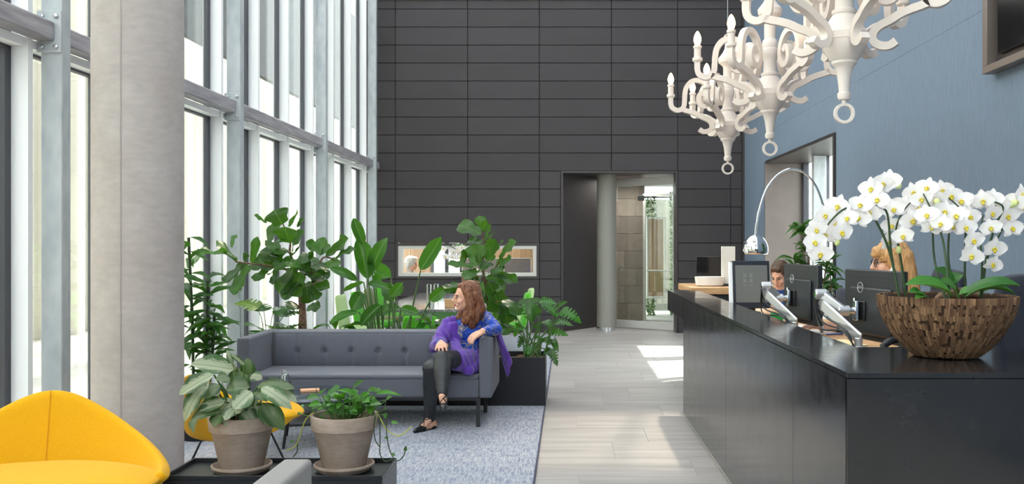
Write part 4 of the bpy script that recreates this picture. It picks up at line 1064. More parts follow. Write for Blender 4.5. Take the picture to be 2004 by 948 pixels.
# --- bushy second fig in the planter near the woman
Z = zoomer(640, 400, 3.647); Y0 = 8.72
org = V((Z(1150, 900, Y0).x, Y0, .40)); f2 = plant('fiddle_leaf_fig', 'bushy fiddle-leaf fig standing directly behind the seated woman', org)
branch(f2, org, [V((org.x, Y0, .40)), Z(1160, 900, Y0), Z(1140, 640, Y0), Z(1112, 450, Y0), Z(1120, 280, Y0), Z(1100, 190, Y0)], (.018, .007), M['bark'], 'trunk')
branch(f2, org, [Z(1130, 560, Y0), Z(1190, 470, Y0), Z(1240, 390, Y0)], (.010, .005), M['bark'])
branch(f2, org, [Z(1150, 760, Y0), Z(1210, 700, Y0 - .1), Z(1250, 690, Y0 - .12)], (.009, .004), M['bark'])
R2 = [(1100, 215, 938, 150, 105), (1110, 185, 1085, 82, 66), (1115, 195, 1136, 110, 40), (1125, 265, 1170, 142, 46), (1112, 272, 1008, 258, 66), (1150, 305, 1190, 198, 86), (1005, 300, 903, 300, 62), (1055, 440, 858, 428, 64), (1070, 445, 1050, 285, 120), (1080, 430, 1122, 290, 76), (1140, 405, 1202, 250, 95), (1180, 405, 1130, 280, 78), (1205, 350, 1262, 262, 76), (1235, 390, 1352, 270, 82), (1222, 460, 1312, 398, 88), (1200, 470, 1262, 395, 78), (1095, 470, 980, 535, 95), (1100, 470, 1158, 412, 84), (1150, 495, 1255, 478, 100), (1165, 470, 1360, 560, 76), (1130, 505, 1045, 545, 95), (1130, 525, 1285, 552, 66), (1108, 555, 1150, 705, 140), (1150, 560, 1230, 765, 150), (1100, 560, 1008, 500, 64), (965, 420, 1002, 338, 76), (1192, 560, 1262, 645, 76), (1000, 575, 838, 625, 66), (935, 560, 845, 605, 95), (1060, 495, 1008, 562, 44), (1200, 705, 1285, 765, 66), (1255, 685, 1372, 795, 115), (1252, 705, 1285, 855, 105), (1222, 780, 1158, 900, 95), (1180, 645, 1275, 600, 66), (1230, 815, 1300, 930, 125), (962, 330, 988, 402, 66), (1100, 400, 1020, 460, 80), (1120, 620, 1060, 720, 100), (1140, 700, 1200, 800, 110), (1160, 790, 1080, 850, 90)]
leaves_px(f2, org, Z, fig_l, R2, Y0 - .05, .15, 1.3, seed=8, kpx=3.647)

# --- strelitzia between the two figs
Y0 = 8.68; org = V((Z(430, 890, Y0).x, Y0, .40)); st = plant('strelitzia', 'tall strelitzia with paddle leaves between the two figs', org)
SL = [((330, 890), (290, 535, 218, 245, 135)), ((345, 890), (322, 490, 432, 240, 105)), ((520, 890), (455, 515, 328, 440, 100)), ((300, 890), (262, 290, 188, 98, 78)), ((270, 890), (215, 545, 18, 458, 66)), ((290, 890), (262, 556, 112, 622, 40)), ((300, 890), (248, 628, 178, 765, 105)), ((560, 890), (445, 605, 295, 562, 58)), ((628, 890), (668, 470, 815, 235, 105)), ((670, 890), (735, 690, 848, 598, 80)), ((540, 890), (525, 738, 335, 795, 74)), ((550, 890), (530, 740, 655, 782, 70)), ((390, 890), (385, 720, 242, 872, 80)), ((480, 890), (500, 640, 545, 590, 66)), ((590, 890), (600, 790, 540, 740, 50)), ((360, 890), (345, 560, 395, 500, 70)), ((360, 890), (225, 770, 15, 860, 60)), ((420, 890), (455, 660, 540, 560, 74)), ((350, 890), (420, 560, 470, 700, 90))]
rnd = random.Random(5)
for i, ((sx, sy), (bx, by, tx, ty, w)) in enumerate(SL):
    Yb = Y0 + rnd.uniform(-.16, .16); Yr = Y0 + rnd.uniform(-.08, .08)
    root = Z(sx, sy, Yr); root = V((root.x * .6 + org.x * .4, Yr, .40)); b = Z(bx, by, Yb)
    branch(st, org, [root, (root + b) / 2 + V((0, 0, .06)), b], (.011, .006), M['stem'], 'stalk', 6)
    t = Z(tx, ty, Yb + rnd.uniform(-.1, .05))
    place_leaf(st, str_l[i % 3], b, t, w / 3.647 * Yb / FPX * 1.05, (rnd.uniform(-.5, .5), -1, .35), 0, 'leaf', org)

# --- monstera at the right end of the trough
Z = zoomer(960, 560, 5.575); Y0 = 8.66; org = V((Z(470, 790, Y0).x, Y0, .40)); mo_ = plant('monstera', 'monstera with split leaves at the right end of the trough', org)
ML = [(420, 135, 450, 405, 240), (590, 180, 738, 345, 150), (735, 235, 842, 172, 90), (770, 270, 995, 415, 150), (710, 400, 905, 442, 100), (635, 490, 855, 545, 110), (680, 585, 745, 725, 76), (665, 690, 732, 882, 105), (600, 690, 705, 805, 70), (600, 560, 650, 650, 100), (410, 655, 402, 755, 120), (560, 430, 462, 452, 110), (590, 380, 660, 465, 110), (545, 160, 725, 200, 100), (280, 330, 140, 300, 130), (330, 420, 260, 560, 120), (520, 300, 470, 200, 100), (560, 620, 500, 540, 90), (350, 560, 300, 680, 90), (170, 420, 60, 520, 130), (480, 620, 520, 730, 70)]
rnd = random.Random(9)
for i, (bx, by, tx, ty, w) in enumerate(ML):
    Yb = Y0 + rnd.uniform(-.15, .12); b = Z(bx, by, Yb); t = Z(tx, ty, Yb - rnd.uniform(0, .12))
    root = V((org.x + rnd.uniform(-.1, .1), Y0 + rnd.uniform(-.06, .06), .40))
    branch(mo_, org, [root, root.lerp(b, .6) + V((0, 0, .05)), b], (.008, .005), M['stem'], 'stalk', 6)
    big = w > 85
    place_leaf(mo_, rnd.choice(mon_l if big else hrt_l), b, t, w / 5.575 * Yb / FPX * 1.05, (rnd.uniform(-.4, .4), -.9, .55), 0, 'leaf', org)

# --- bushes in the trough, auto-built
def bush(name, label, base, ztop, rad, n, meshes, L, wd, stem_mat, seed, up=.6, squash=1.0, lean=(0, 0), droop=.25, stalk=True):
    org = V(base); p = plant(name, label, org); rnd = random.Random(seed)
    for i in range(n):
        a = rnd.uniform(0, 2 * PI); rr = rad * math.sqrt(rnd.uniform(.05, 1)); zz = (ztop - org.z) * rnd.uniform(.35, 1) * (1 - .35 * (rr / rad) ** 2)
        b = V((rr * math.cos(a) * .6 + lean[0] * zz, rr * math.sin(a) * .6 * squash + lean[1] * zz, zz))
        l = L * rnd.uniform(.7, 1.15)
        el = rnd.uniform(-.3, .7) - droop
        t = b + V((math.cos(a) * math.cos(el), math.sin(a) * math.cos(el) * squash, math.sin(el))) * l
        if stalk: obj('stalk', MB().tube(smooth_path([V((b.x * .2, b.y * .2, 0)), V((b.x * .5, b.y * .5, b.z * .7)), b], 4), .0035, 6), stem_mat, p)
        place_leaf(p, rnd.choice(meshes), b, t, wd * rnd.uniform(.8, 1.15), (rnd.uniform(-.3, .3), rnd.uniform(-.7, .2), 1), 0, 'leaf')
    return p
yl = leaf_mat('yellowing_leaf', (126, 162, 48), (70, 120, 44), (190, 205, 110), .35)
yel_l = [leaf_mesh('split_leaf', HEART, yl, 44, 8, .1, .1, .02, slit)]
p_ = W(500, 640, 8.7); bush('split_leaf_bush', 'yellowish split-leaf plant at the left end of the trough', (p_.x + .12, 8.68, .40), .96, .30, 15, yel_l + mon_l, .26, .22, M['stem'], 21)
p_ = W(658, 640, 8.62); bush('peace_lily', 'low glossy peace lily right of the fig trunk', (p_.x, 8.62, .40), .80, .22, 18, [leaf_mesh('lily_leaf', OVAL, L_MON, 10, 4, .12, .2, .03)], .24, .085, M['stem'], 22)
p_ = W(850, 640, 8.70); bush('leafy_plant', 'low dark leafy plant beside the woman\'s shoulder', (p_.x, 8.70, .40), .84, .26, 20, [leaf_mesh('dark_leaf', OVAL, L_MON, 10, 4, .12, .2, .03)], .25, .10, M['stem'], 23)
# --- tall leafy plant between column and facade
pc = V((-2.82, 7.05, .0))
pp = thing('plant_pot', 'dark floor pot between the concrete column and the facade', 'plant pot', (pc.x, pc.y, .012))
obj('body', MB().lathe([(0, 0), (.13, 0), (.17, .34), (.165, .345), (.155, .34), (.15, .30), (0, .30)], 32), M['planter'], pp)
o = obj('soil', MB().lathe([(0, .312), (.151, .305)], 24), M['soil'], pp); o['kind'] = 'stuff'
org = V((pc.x, pc.y, .32)); lp = plant('dracaena', 'dark narrow-leaved plant right beside the concrete column', org); rnd = random.Random(31)
for k in range(3):
    dx = (-.05, .03, .06)[k]; top = (1.55, 1.22, .95)[k]
    obj('cane', MB().tube([(dx, 0, 0), (dx * 1.4, .02, top * .5 - .16), (dx * 1.8, 0, top - .32)], .012, 8), M['stem_d'], lp)
    for i in range((30, 26, 22)[k]):
        zz = (top - .32) * (1 - .85 * (i / 30)); a = i * 2.4 + k; b = V((dx * 1.6, 0, zz)); el = rnd.uniform(-.5, .5); l = rnd.uniform(.16, .27)
        t = b + V((math.cos(a) * math.cos(el), math.sin(a) * math.cos(el), math.sin(el))) * l
        place_leaf(lp, rnd.choice(dra_l), b, t, rnd.uniform(.045, .07), (0, -.4, 1))
# --- silvery aglaonema in the left pot
Z = zoomer(340, 640, 3.268); Y0 = pot_l.y - .03; org = V((pot_l.x, pot_l.y, pot_l.z - .03)); ag = plant('aglaonema', 'variegated plant with silvery oval leaves in the left clay pot', org)
AL = [(385, 275, 108, 238, 118), (255, 305, 32, 438, 98), (225, 355, 68, 612, 88), (440, 262, 412, 398, 118), (485, 385, 332, 402, 105), (498, 415, 380, 528, 118), (505, 458, 535, 675, 105), (535, 385, 778, 398, 80), (560, 390, 757, 530, 88), (640, 380, 790, 485, 66), (570, 488, 706, 664, 96), (560, 500, 628, 642, 78), (430, 505, 515, 652, 95), (380, 465, 288, 560, 108), (325, 480, 148, 532, 96), (305, 540, 108, 600, 86), (390, 520, 328, 602, 78), (300, 560, 255, 642, 78), (310, 560, 342, 640, 40), (300, 400, 188, 520, 96), (300, 370, 210, 465, 90), (480, 310, 474, 198, 76), (490, 320, 568, 335, 66), (372, 245, 338, 148, 34), (450, 245, 368, 172, 28), (395, 290, 385, 232, 66), (150, 590, 128, 682, 44), (430, 400, 460, 500, 90), (360, 330, 270, 340, 80), (520, 420, 600, 480, 80), (450, 480, 400, 560, 80)]
rnd = random.Random(12)
for i, (bx, by, tx, ty, w) in enumerate(AL):
    lo_ = (by + ty) / 2 > 330
    Yb = Y0 + (rnd.uniform(-.15, -.02) if lo_ else rnd.uniform(-.05, .14)); b = Z(bx, by, Yb); t = Z(tx, ty, Yb - rnd.uniform(0, .09))
    root = V((org.x + (b.x - org.x) * .3, org.y + (b.y - org.y) * .3, org.z))
    branch(ag, org, [root, root.lerp(b, .55) + V((0, 0, .03)), b], (.005, .004), M['stem'], 'stalk', 5)
    place_leaf(ag, rnd.choice(agl_l), b, t, w / 3.268 * Yb / FPX * 1.3, (rnd.uniform(-.3, .3), -.75, .65), 0, 'leaf', org)
# --- trailing pothos in the right pot
Z = zoomer(560, 730, 4.515); Y0 = pot_r.y; org = V((pot_r.x, pot_r.y, pot_r.z - .03)); po = plant('pothos', 'trailing bright green pothos in the right clay pot', org); rnd = random.Random(14)
PL = [(590, 148, 690, 66, 78), (640, 190, 505, 275, 100), (610, 200, 440, 160, 60), (440, 170, 360, 210, 74), (290, 215, 175, 240, 72), (300, 270, 190, 300, 62), (800, 190, 1025, 210, 40), (780, 170, 840, 155, 40), (720, 170, 830, 165, 60), (720, 260, 640, 310, 70), (310, 180, 355, 145, 50), (470, 120, 370, 200, 60), (650, 210, 600, 300, 95), (460, 350, 320, 372, 55), (520, 330, 480, 400, 62), (760, 300, 745, 370, 70), (820, 260, 740, 290, 70), (880, 245, 935, 215, 60), (215, 330, 300, 310, 55), (690, 215, 760, 270, 70), (560, 200, 640, 160, 70), (390, 240, 460, 245, 60), (180, 290, 135, 310, 50), (510, 270, 450, 320, 70), (600, 330, 560, 390, 70), (690, 300, 650, 370, 60), (350, 300, 270, 330, 56), (930, 440, 995, 445, 34), (870, 580, 910, 578, 26), (100, 365, 145, 365, 34), (40, 620, 70, 600, 26), (860, 330, 895, 315, 30), (880, 360, 880, 410, 34), (1050, 690, 1060, 645, 26), (935, 715, 965, 735, 26)]
for i in range(44):
    a = rnd.uniform(0, 2 * PI); q_ = rnd.uniform(.4, 1.15); PL.append((530 + 190 * q_ * math.cos(a), 265 + 60 * q_ * math.sin(a), 530 + 290 * q_ * math.cos(a), 265 + 100 * q_ * math.sin(a), rnd.uniform(62, 92)))
for i, (bx, by, tx, ty, w) in enumerate(PL):
    Yb = Y0 + rnd.uniform(-.11, .11); b = Z(bx, by, Yb); t = Z(tx, ty, Yb - rnd.uniform(-.02, .07))
    if by < 400: branch(po, org, [V((org.x + (b.x - org.x) * .45, org.y + (b.y - org.y) * .45, org.z)), b], .0025, M['stem'], 'stalk', 2)
    place_leaf(po, rnd.choice(pot_lv), b, t, w / 4.515 * Yb / FPX * 1.2, (rnd.uniform(-.3, .3), -.6, .75), 0, 'leaf', org)
for pts, c in (([(240, 350), (170, 420), (120, 560), (80, 650), (0, 690)], 0), ([(100, 600), (100, 650), (95, 700), (60, 745)], 1), ([(800, 340), (840, 420), (890, 500), (980, 560), (1060, 520), (1110, 475)], 0), ([(870, 330), (885, 400), (890, 560), (920, 700), (980, 780), (1040, 730), (1055, 650)], 1), ([(815, 360), (825, 400), (830, 600), (830, 720), (880, 785), (940, 760)], 1), ([(790, 380), (775, 500), (790, 600), (830, 660)], 1), ([(700, 300), (810, 260), (880, 250), (850, 340)], 1)):
    branch(po, org, [Z(x, y, Y0 - .06) for x, y in pts], .0028, M['stem_d'] if c else plain('yellow_vine', (168, 172, 70), .5), 'vine', 5)
# --- dracaena by the side window
Z = zoomer(1380, 430, 3.793); Y0 = 9.25; pb = W(1590, 600, Y0); pp = thing('plant_pot', 'white floor pot under the dracaena by the side window', 'plant pot', (pb.x, Y0, 0))
obj('body', MB().lathe([(0, 0), (.15, 0), (.2, .4), (.195, .405), (.18, .40), (.17, .34), (0, .34)], 32), M['white_wall'], pp)
o = obj('soil', MB().lathe([(0, .352), (.171, .345)], 24), M['soil'], pp); o['kind'] = 'stuff'
org = V((pb.x, Y0, .36)); dr = plant('dracaena', 'green dracaena standing between desk and side window', org); rnd = random.Random(41)
for cx, cy, n in ((720, 60, 16), (660, 310, 16), (770, 220, 16), (760, 120, 10), (900, 320, 18), (880, 480, 18), (860, 640, 16), (700, 420, 12), (950, 430, 10)):
    c = Z(cx, cy, Y0 + rnd.uniform(-.08, .08))
    branch(dr, org, [V((org.x + rnd.uniform(-.05, .05), Y0, .36)), V(((org.x + c.x) / 2, Y0, (c.z + .36) / 2)), c - V((0, 0, .03))], (.011, .007), M['bark'], 'cane', 4)
    for i in range(n):
        a = i * 2.4 + cx; el = rnd.uniform(-.7, .7); l = rnd.uniform(.13, .21); b = c + V((0, 0, rnd.uniform(-.08, .02)))
        t = b + V((math.cos(a) * math.cos(el), math.sin(a) * math.cos(el), math.sin(el))) * l
        place_leaf(dr, rnd.choice(dra_l), b, t, rnd.uniform(.04, .055), (0, -.4, 1), 0, 'leaf', org)

# ------------------------------------------------------------------ orchids in the wooden bowl
_t = NT('wood_chip'); _t.bsdf((120, 84, 58), .85, 0, .2)
_g = _t.add('ShaderNodeNewGeometry'); _f = _t.noise(_t.coords('Object', (60, 60, 9)), 2, 4)
_t.link(_t.mix(_t.math('MULTIPLY', _f, .6), _t.ramp(_g.outputs['Random Per Island'], [(0, (88, 64, 48)), (.5, (122, 94, 72)), (.85, (140, 110, 84)), (1, (164, 130, 96))]), (70, 50, 38)), _t.b.inputs['Base Color']); _t.bump(_f, .7, .004)
M['chip'] = _t.done()
BC = V((1.528, 3.72, DH + .0005)); BR, BHt = .266, .243
bowl = thing('wooden_bowl', 'round bowl clad in rough wood chips on the counter', 'bowl', BC)
def brad(t): return .125 + (BR - .125) * (math.sin(t * PI / 2) ** .82)
obj('liner', MB().lathe([(0, .004), (.120, .004)] + [(brad(t / 10) - .008, .006 + (BHt - .008) * t / 10) for t in range(11)] + [(BR - .028, BHt - .002), (BR - .032, BHt - .03), (BR - .05, BHt - .06), (0, BHt - .06)], 56), plain('liner', (64, 46, 34), .9), bowl)
m = MB(); rnd = random.Random(17); rows = 8
for rI in range(rows):
    t0, t1 = rI / rows, (rI + 1) / rows; n = int(64 + 90 * brad(t0) / BR)
    for k in range(n):
        if rnd.random() < .04: continue
        a0 = 2 * PI * (k + rnd.uniform(-.1, .1)) / n + rI * .37; a1 = a0 + 2 * PI / n * .94
        ta, tb = t0 + rnd.uniform(-.05, .03), min(1, t1 + rnd.uniform(-.05, .05)); pr = rnd.uniform(.0005, .004)
        if rI == rows - 1: tb = 1.0
        vs = []
        for ra in (-.010, pr):
            for t_, a in ((ta, a0), (ta, a1), (tb, a1), (tb, a0)):
                r_ = brad(max(0, t_)) + ra; vs.append((r_ * math.cos(a), r_ * math.sin(a), .004 + (BHt) * max(0, t_)))
        m._add(vs, [(0, 1, 2, 3), (7, 6, 5, 4), (0, 4, 5, 1), (1, 5, 6, 2), (2, 6, 7, 3), (3, 7, 4, 0)])
o = obj('wood_chips', m, M['chip'], bowl, smooth=0); o['kind'] = 'stuff'
o = obj('soil', MB().lathe([(0, BHt - .04), (.1, BHt - .045), (BR - .036, BHt - .052)], 40), M['soil'], bowl); o['kind'] = 'stuff'
dw = thing('driftwood', 'piece of brown driftwood lying among the orchid leaves', 'wood', (1.60, 3.86, DH + BHt - .03))
obj('log', blob([('c', (-.04, 0, .015), .022, (.07, .02, .04), .022), ('c', (.07, .02, .04), .02, (.15, .0, .02), .014)], .008, 3, lambda p, n: .004 * mnoise.noise(p * 60)), M['bark'], dw)
obj('knot', MB().ball((.03, -.012, .048), (.014, .012, .012)), M['bark'], dw)
# flower: five petals and a lip, facing +x, about 1 across
_t = NT('orchid_petal'); _b = _t.bsdf((250, 248, 248), .55, 0, .3)
_tl = _t.add('ShaderNodeBsdfTranslucent'); _tl.inputs[0].default_value = lin((250, 246, 246)); _mx = _t.add('ShaderNodeMixShader'); _mx.inputs[0].default_value = .3
_t.link(_b.outputs[0], _mx.inputs[1]); _t.link(_tl.outputs[0], _mx.inputs[2]); M['petal'] = _t.done(_mx.outputs[0])
M['lip'] = plain('orchid_lip', (244, 196, 60), .5, var=.25, scale=90)
M['bud'] = plain('orchid_bud', (212, 222, 150), .5)
def petal(m, ang, L, wd, z0, curl):
    ca, sa = math.cos(ang), math.sin(ang)
    def fn(u, v):
        t = u; w = wd * math.sin(PI * min(1, t ** .75 * .93 + .05)) ** .7; s = (v - .5) * 2
        a, b = t * L, s * w * .5
        return V((z0 + curl * (t * t) + .05 * s * s * t, a * ca - b * sa, a * sa + b * ca))
    m.grid(fn, 6, 4)
fm_ = MB()
for a in (90, 215, 325): petal(fm_, math.radians(a), .48, .34, -.02, -.05)
for a in (8, 172): petal(fm_, math.radians(a), .52, .58, .02, .06)
flo_me = fm_.mesh('petals', 180); flo_me.materials.append(M['petal'])
lm = MB(); lm.ball((.06, 0, .02), (.06, .045, .05), 8, 6); lm.ball((.10, 0, -.10), (.05, .07, .075), 8, 6); lm.ball((.07, .08, -.03), (.05, .03, .05), 8, 5); lm.ball((.07, -.08, -.03), (.05, .03, .05), 8, 5)
lip_me = lm.mesh('lip', 180); lip_me.materials.append(M['lip'])
Z = zoomer(1560, 330, 2.43); rnd = random.Random(77)
def orchid(label, base, stems, flowers, buds=()):
    """stems: list of (points zx,zy,dY); flowers: (zx,zy,dY)"""
    bx, by, dY = base; org = Z(bx, by, BC.y + dY); org.z = DH + BHt - .06
    p = plant('orchid', label, org, 'orchid', 'white orchids in the wooden bowl')
    for pts in stems:
        L_ = [org] + [Z(x, y, BC.y + d) for x, y, d in pts]
        branch(p, org, L_, (.0058, .0028), M['stem_d'], 'stem', 5)
    for x, y, d in flowers:
        c = Z(x, y, BC.y + d); o = bpy.data.objects.new('flower', flo_me); link(o, p)
        dirv = V((rnd.uniform(-.75, .45), -1, rnd.uniform(-.35, .25)))
        R = dirv.to_track_quat('X', 'Z').to_matrix().to_4x4() @ Matrix.Rotation(rnd.uniform(-.35, .35), 4, 'X')
        s = rnd.uniform(.088, .104); mm = R @ Matrix.Diagonal(V((s, s, s, 1))); mm.translation = c - org; o.matrix_basis = mm
        l_ = bpy.data.objects.new('lip', lip_me); link(l_, o)
    for x, y, d in buds:
        c = Z(x, y, BC.y + d) - org
        obj('bud', MB().ball(c, (.012, .012, .016), 10, 8), M['bud'], p)
orchid('white orchid arching far left of the bowl with a hanging end', (500, 600, -.02), [[(440, 400, -.02), (375, 250, -.04), (320, 180, -.06), (230, 190, -.08), (160, 250, -.1), (110, 330, -.1), (100, 420, -.1)], [(450, 420, 0), (430, 220, -.02), (390, 170, -.04), (400, 90, -.04), (480, 75, -.04)]],
    [(405, 72, -.05), (352, 95, -.05), (440, 60, -.03), (385, 148, -.07), (300, 172, -.08), (240, 235, -.09), (345, 208, -.06), (292, 232, -.07), (208, 305, -.1), (196, 178, -.06), (186, 262, -.06), (90, 290, -.11), (80, 352, -.12), (110, 405, -.12), (130, 222, -.08), (132, 312, -.08)], [(482, 80, -.04), (190, 350, -.1)])
orchid('white orchid left of the bowl centre, one bud below', (525, 595, .04), [[(500, 480, .03), (482, 370, .02), (470, 290, .02), (500, 210, .0), (560, 140, 0)]],
    [(460, 195, 0), (505, 320, -.04), (550, 245, -.03), (436, 350, .02), (448, 272, .03), (555, 112, .03), (590, 145, -.02), (500, 175, .04)], [(483, 388, .01)])
orchid('white orchid rising from the middle of the bowl', (730, 610, -.10), [[(712, 480, -.08), (690, 330, -.06), (640, 200, -.05), (600, 120, -.03)], [(660, 470, .05), (645, 310, .05), (650, 190, .04), (700, 110, .04)]],
    [(620, 92, 0), (615, 222, -.09), (690, 102, .02), (640, 275, -.08), (685, 262, -.11), (660, 150, .0), (700, 205, -.04), (580, 190, 0), (730, 130, -.02)], [(665, 160, -.03)])
orchid('white orchid right of the bowl centre with drooping tip', (795, 600, .02), [[(798, 420, .0), (800, 290, -.03), (780, 200, -.03), (720, 140, -.02)], [(725, 480, .06), (722, 310, .05), (740, 210, .04), (790, 160, .04)]],
    [(780, 155, .03), (755, 225, -.05), (735, 275, 0), (800, 280, -.08), (836, 342, -.09), (828, 415, -.1), (775, 215, .02), (820, 230, -.02)])
orchid('white orchid at the right side of the bowl leaning outward', (870, 590, .05), [[(900, 430, .04), (940, 280, .02), (980, 190, 0), (940, 160, 0), (880, 150, 0)], [(900, 440, .1), (960, 320, .1), (1010, 220, .08), (1070, 190, .06)], [(880, 460, .02), (870, 330, .0), (885, 220, 0)]],
    [(885, 152, .0), (930, 142, .02), (858, 160, .03), (926, 212, -.02), (920, 282, -.03), (936, 380, 0), (930, 455, 0), (1000, 225, .05), (1020, 285, .06), (1042, 158, .05), (1066, 122, .06), (1078, 182, .05), (950, 172, .05), (1100, 150, .05)], [(1020, 170, .04), (1035, 165, .04)])
lf = thing('orchid_leaves', 'fleshy dark green orchid leaves spilling over the bowl rim', 'leaves', (BC.x, BC.y, DH + BHt - .05))
org = V((BC.x, BC.y, DH + BHt - .05))
for i, (bx, by, tx, ty, w, d) in enumerate(((740, 610, 512, 555, 76, -.16), (720, 600, 600, 545, 60, -.05), (760, 590, 650, 480, 90, .02), (700, 590, 790, 505, 80, .05), (770, 600, 835, 580, 60, -.06), (600, 620, 530, 590, 50, -.19), (790, 610, 1062, 560, 66, -.08), (800, 612, 1040, 605, 34, -.1), (860, 600, 960, 565, 44, .08), (690, 560, 680, 480, 80, .1), (760, 615, 680, 530, 80, -.1), (620, 615, 560, 620, 40, -.2))):
    place_leaf(lf, orc_l[i % 2], Z(bx, by, BC.y + d), Z(tx, ty, BC.y + d - .03), w / 2.43 * BC.y / FPX * 1.1, (0, -.5, .85), 0, 'leaf', org)

# ------------------------------------------------------------------ orchid on the meeting table
org = V((-1.30, 12.3, .7505)); vp = thing('wooden_vase', 'tall brown wooden pot on the stone meeting table', 'vase', org)
obj('body', MB().lathe([(0, 0), (.09, 0), (.12, .1), (.13, .32), (.12, .33), (.11, .31), (0, .30)], 28), M['bark'], vp)
o = obj('soil', MB().lathe([(0, .306), (.108, .303)], 20), M['soil'], vp); o['kind'] = 'stuff'
bo = org + V((0, 0, .31)); p = plant('orchid', 'white orchid on the meeting table before the long window', bo, 'orchid')
for k in range(4):
    e = V((-.18 - .05 * k, -.05 * k, .36 + .03 * k)); obj('stem', MB().tube(smooth_path([(0, 0, 0), (-.03, 0, .25), e], 5), .005, 6), M['stem_d'], p)
for i in range(18):
    o = bpy.data.objects.new('flower', flo_me); link(o, p); rnd_ = random.Random(i)
    dv = V((rnd_.uniform(-.6, .6), -1, rnd_.uniform(-.3, .3))); mm = dv.to_track_quat('X', 'Z').to_matrix().to_4x4() @ Matrix.Diagonal(V((.1, .1, .1, 1)))
    mm.translation = V((-.38 + .36 * rnd_.random(), -.1 + .1 * rnd_.random(), .26 + .14 * rnd_.random())); o.matrix_basis = mm
    link(bpy.data.objects.new('lip', lip_me), o)
for i in range(6):
    a = i * 1.05; place_leaf(p, orc_l[i % 2], (0, 0, .005), (.16 * math.cos(a), .16 * math.sin(a), .06), .06, (0, 0, 1))
# ------------------------------------------------------------------ people
M['skin'] = plain('skin', (222, 172, 146), .5, 0, .35, var=.04, scale=30)
M['eye_w'] = plain('eye_white', (236, 232, 228), .2); M['iris'] = plain('iris', (70, 60, 50), .15)
M['lips'] = plain('red_lips', (190, 44, 66), .35); M['lips_p'] = plain('pale_lips', (190, 118, 108), .45)
def hair_mat(name, c1, c2, c3):
    t = NT(name); t.bsdf(c2, .42, 0, .4)
    f = t.noise(t.coords('Object', (150, 150, 9)), 1.0, 5, .65, .6)
    t.link(t.ramp(f, [(.25, c1), (.5, c2), (.75, c3)]), t.b.inputs['Base Color']); t.bump(f, .3, .004); return t.done()
def frame(fwd):
    F = V(fwd).normalized(); U = V((0, 0, 1)); U = (U - F * U.dot(F)).normalized(); S = U.cross(F); return F, S, U
def head_parts(c, fwd, k=.93):
    F, S, U = frame(fwd); c = V(c)
    R = Matrix((F, S, U)).transposed().to_euler()
    P = lambda a, b, d: c + (F * a + S * b + U * d) * k
    rr = tuple
    L = [('e', P(-.012, 0, .03), (.100 * k, .077 * k, .106 * k), R), ('e', P(.028, 0, -.042), (.064 * k, .057 * k, .078 * k), R),
         ('c', P(.073, 0, -.098), .020 * k, P(.066, 0, -.088), .026 * k), ('c', P(.094, 0, .018), .009 * k, P(.119, 0, -.026), .0125 * k),
         ('c', P(.108, .010, -.030), .009 * k, P(.108, -.010, -.030), .009 * k), ('c', P(.083, .03, .028), .013 * k, P(.083, -.03, .028), .013 * k),
         ('c', P(.088, .016, -.062), .012 * k, P(.088, -.016, -.062), .012 * k)]
    for s in (-1, 1):
        L += [('e', P(.060, .036 * s, -.030), (.030 * k, .026 * k, .030 * k), R), ('c', P(-.005, .052 * s, -.055), .020 * k, P(.064, .010 * s, -.096), .019 * k), ('e', P(-.012, .079 * s, -.006), (.016 * k, .009 * k, .030 * k), R)]
    return L, P, R
def face_bits(par, P, R, org, lipmat, brow=(86, 56, 40), k=.93):
    for s in (-1, 1):
        e = obj('eye', MB().ball((0, 0, 0), (.0110 * k, .0130 * k, .0062 * k), 12, 8), M['eye_w'], par, loc=P(.0775, .031 * s, .004) - org, rot=R)
        obj('iris', MB().ball((.0070 * k, 0, 0), (.0055 * k, .0075 * k, .0064 * k), 10, 8), M['iris'], e)
        obj('eyelashes', MB().tube([P(.092, .020 * s, .009) - org, P(.0915, .031 * s, .0125) - org, P(.082, .044 * s, .009) - org], [.0016, .0024, .0016], 6), plain('lash', (48, 34, 28), .8), par)
        obj('eyebrow', MB().tube([P(.094, .014 * s, .025) - org, P(.093, .032 * s, .031) - org, P(.080, .050 * s, .026) - org], [.004, .0045, .002], 6), plain('brow', brow, .8), par)
    obj('lips', MB().ball((0, 0, .004), (.007 * k, .020 * k, .005 * k), 12, 6).ball((0, 0, -.004), (.0075 * k, .018 * k, .0055 * k), 12, 6), lipmat, par, loc=P(.0975, 0, -.062) - org, rot=R)
def hand_parts(wr, d, nrm, curl=(.3, .4, .35), spread=.10, s=1.0, side=1):
    """palm from the wrist along d, back of the hand along nrm, thumb on the given side"""
    wr, d, nrm = V(wr), V(d).normalized(), V(nrm); nrm = (nrm - d * nrm.dot(d)).normalized(); sd = d.cross(nrm) * side
    L = []
    for i, (off, ln) in enumerate(((.030, .072), (.010, .080), (-.010, .075), (-.029, .060))):
        k0 = wr + sd * off * .55 * s; k1 = wr + (d * .082 + sd * off * 1.1) * s
        L.append(('c', k0, .017 * s, k1, .0130 * s))
        dd = (d + sd * spread * off / .03).normalized(); p = k1; r = .0112
        for j, fr in enumerate((.45, .31, .24)):
            ang = curl[j]; ax = sd; dd = (dd * math.cos(ang) - nrm * math.sin(ang)); 
            nn = nrm * math.cos(ang); q = p + dd.normalized() * ln * fr * s
            L.append(('c', p, r * s, q, (r - .0008) * s)); p = q; r -= .0008
    t0 = wr + (d * .02 + sd * .024) * s; t1 = t0 + (d * .035 + sd * .022 - nrm * .008) * s; t2 = t1 + (d * .032 + sd * .004 - nrm * .008) * s
    L += [('c', t0, .014 * s, t1, .0130 * s), ('c', t1, .0125 * s, t2, .0100 * s)]
    return L
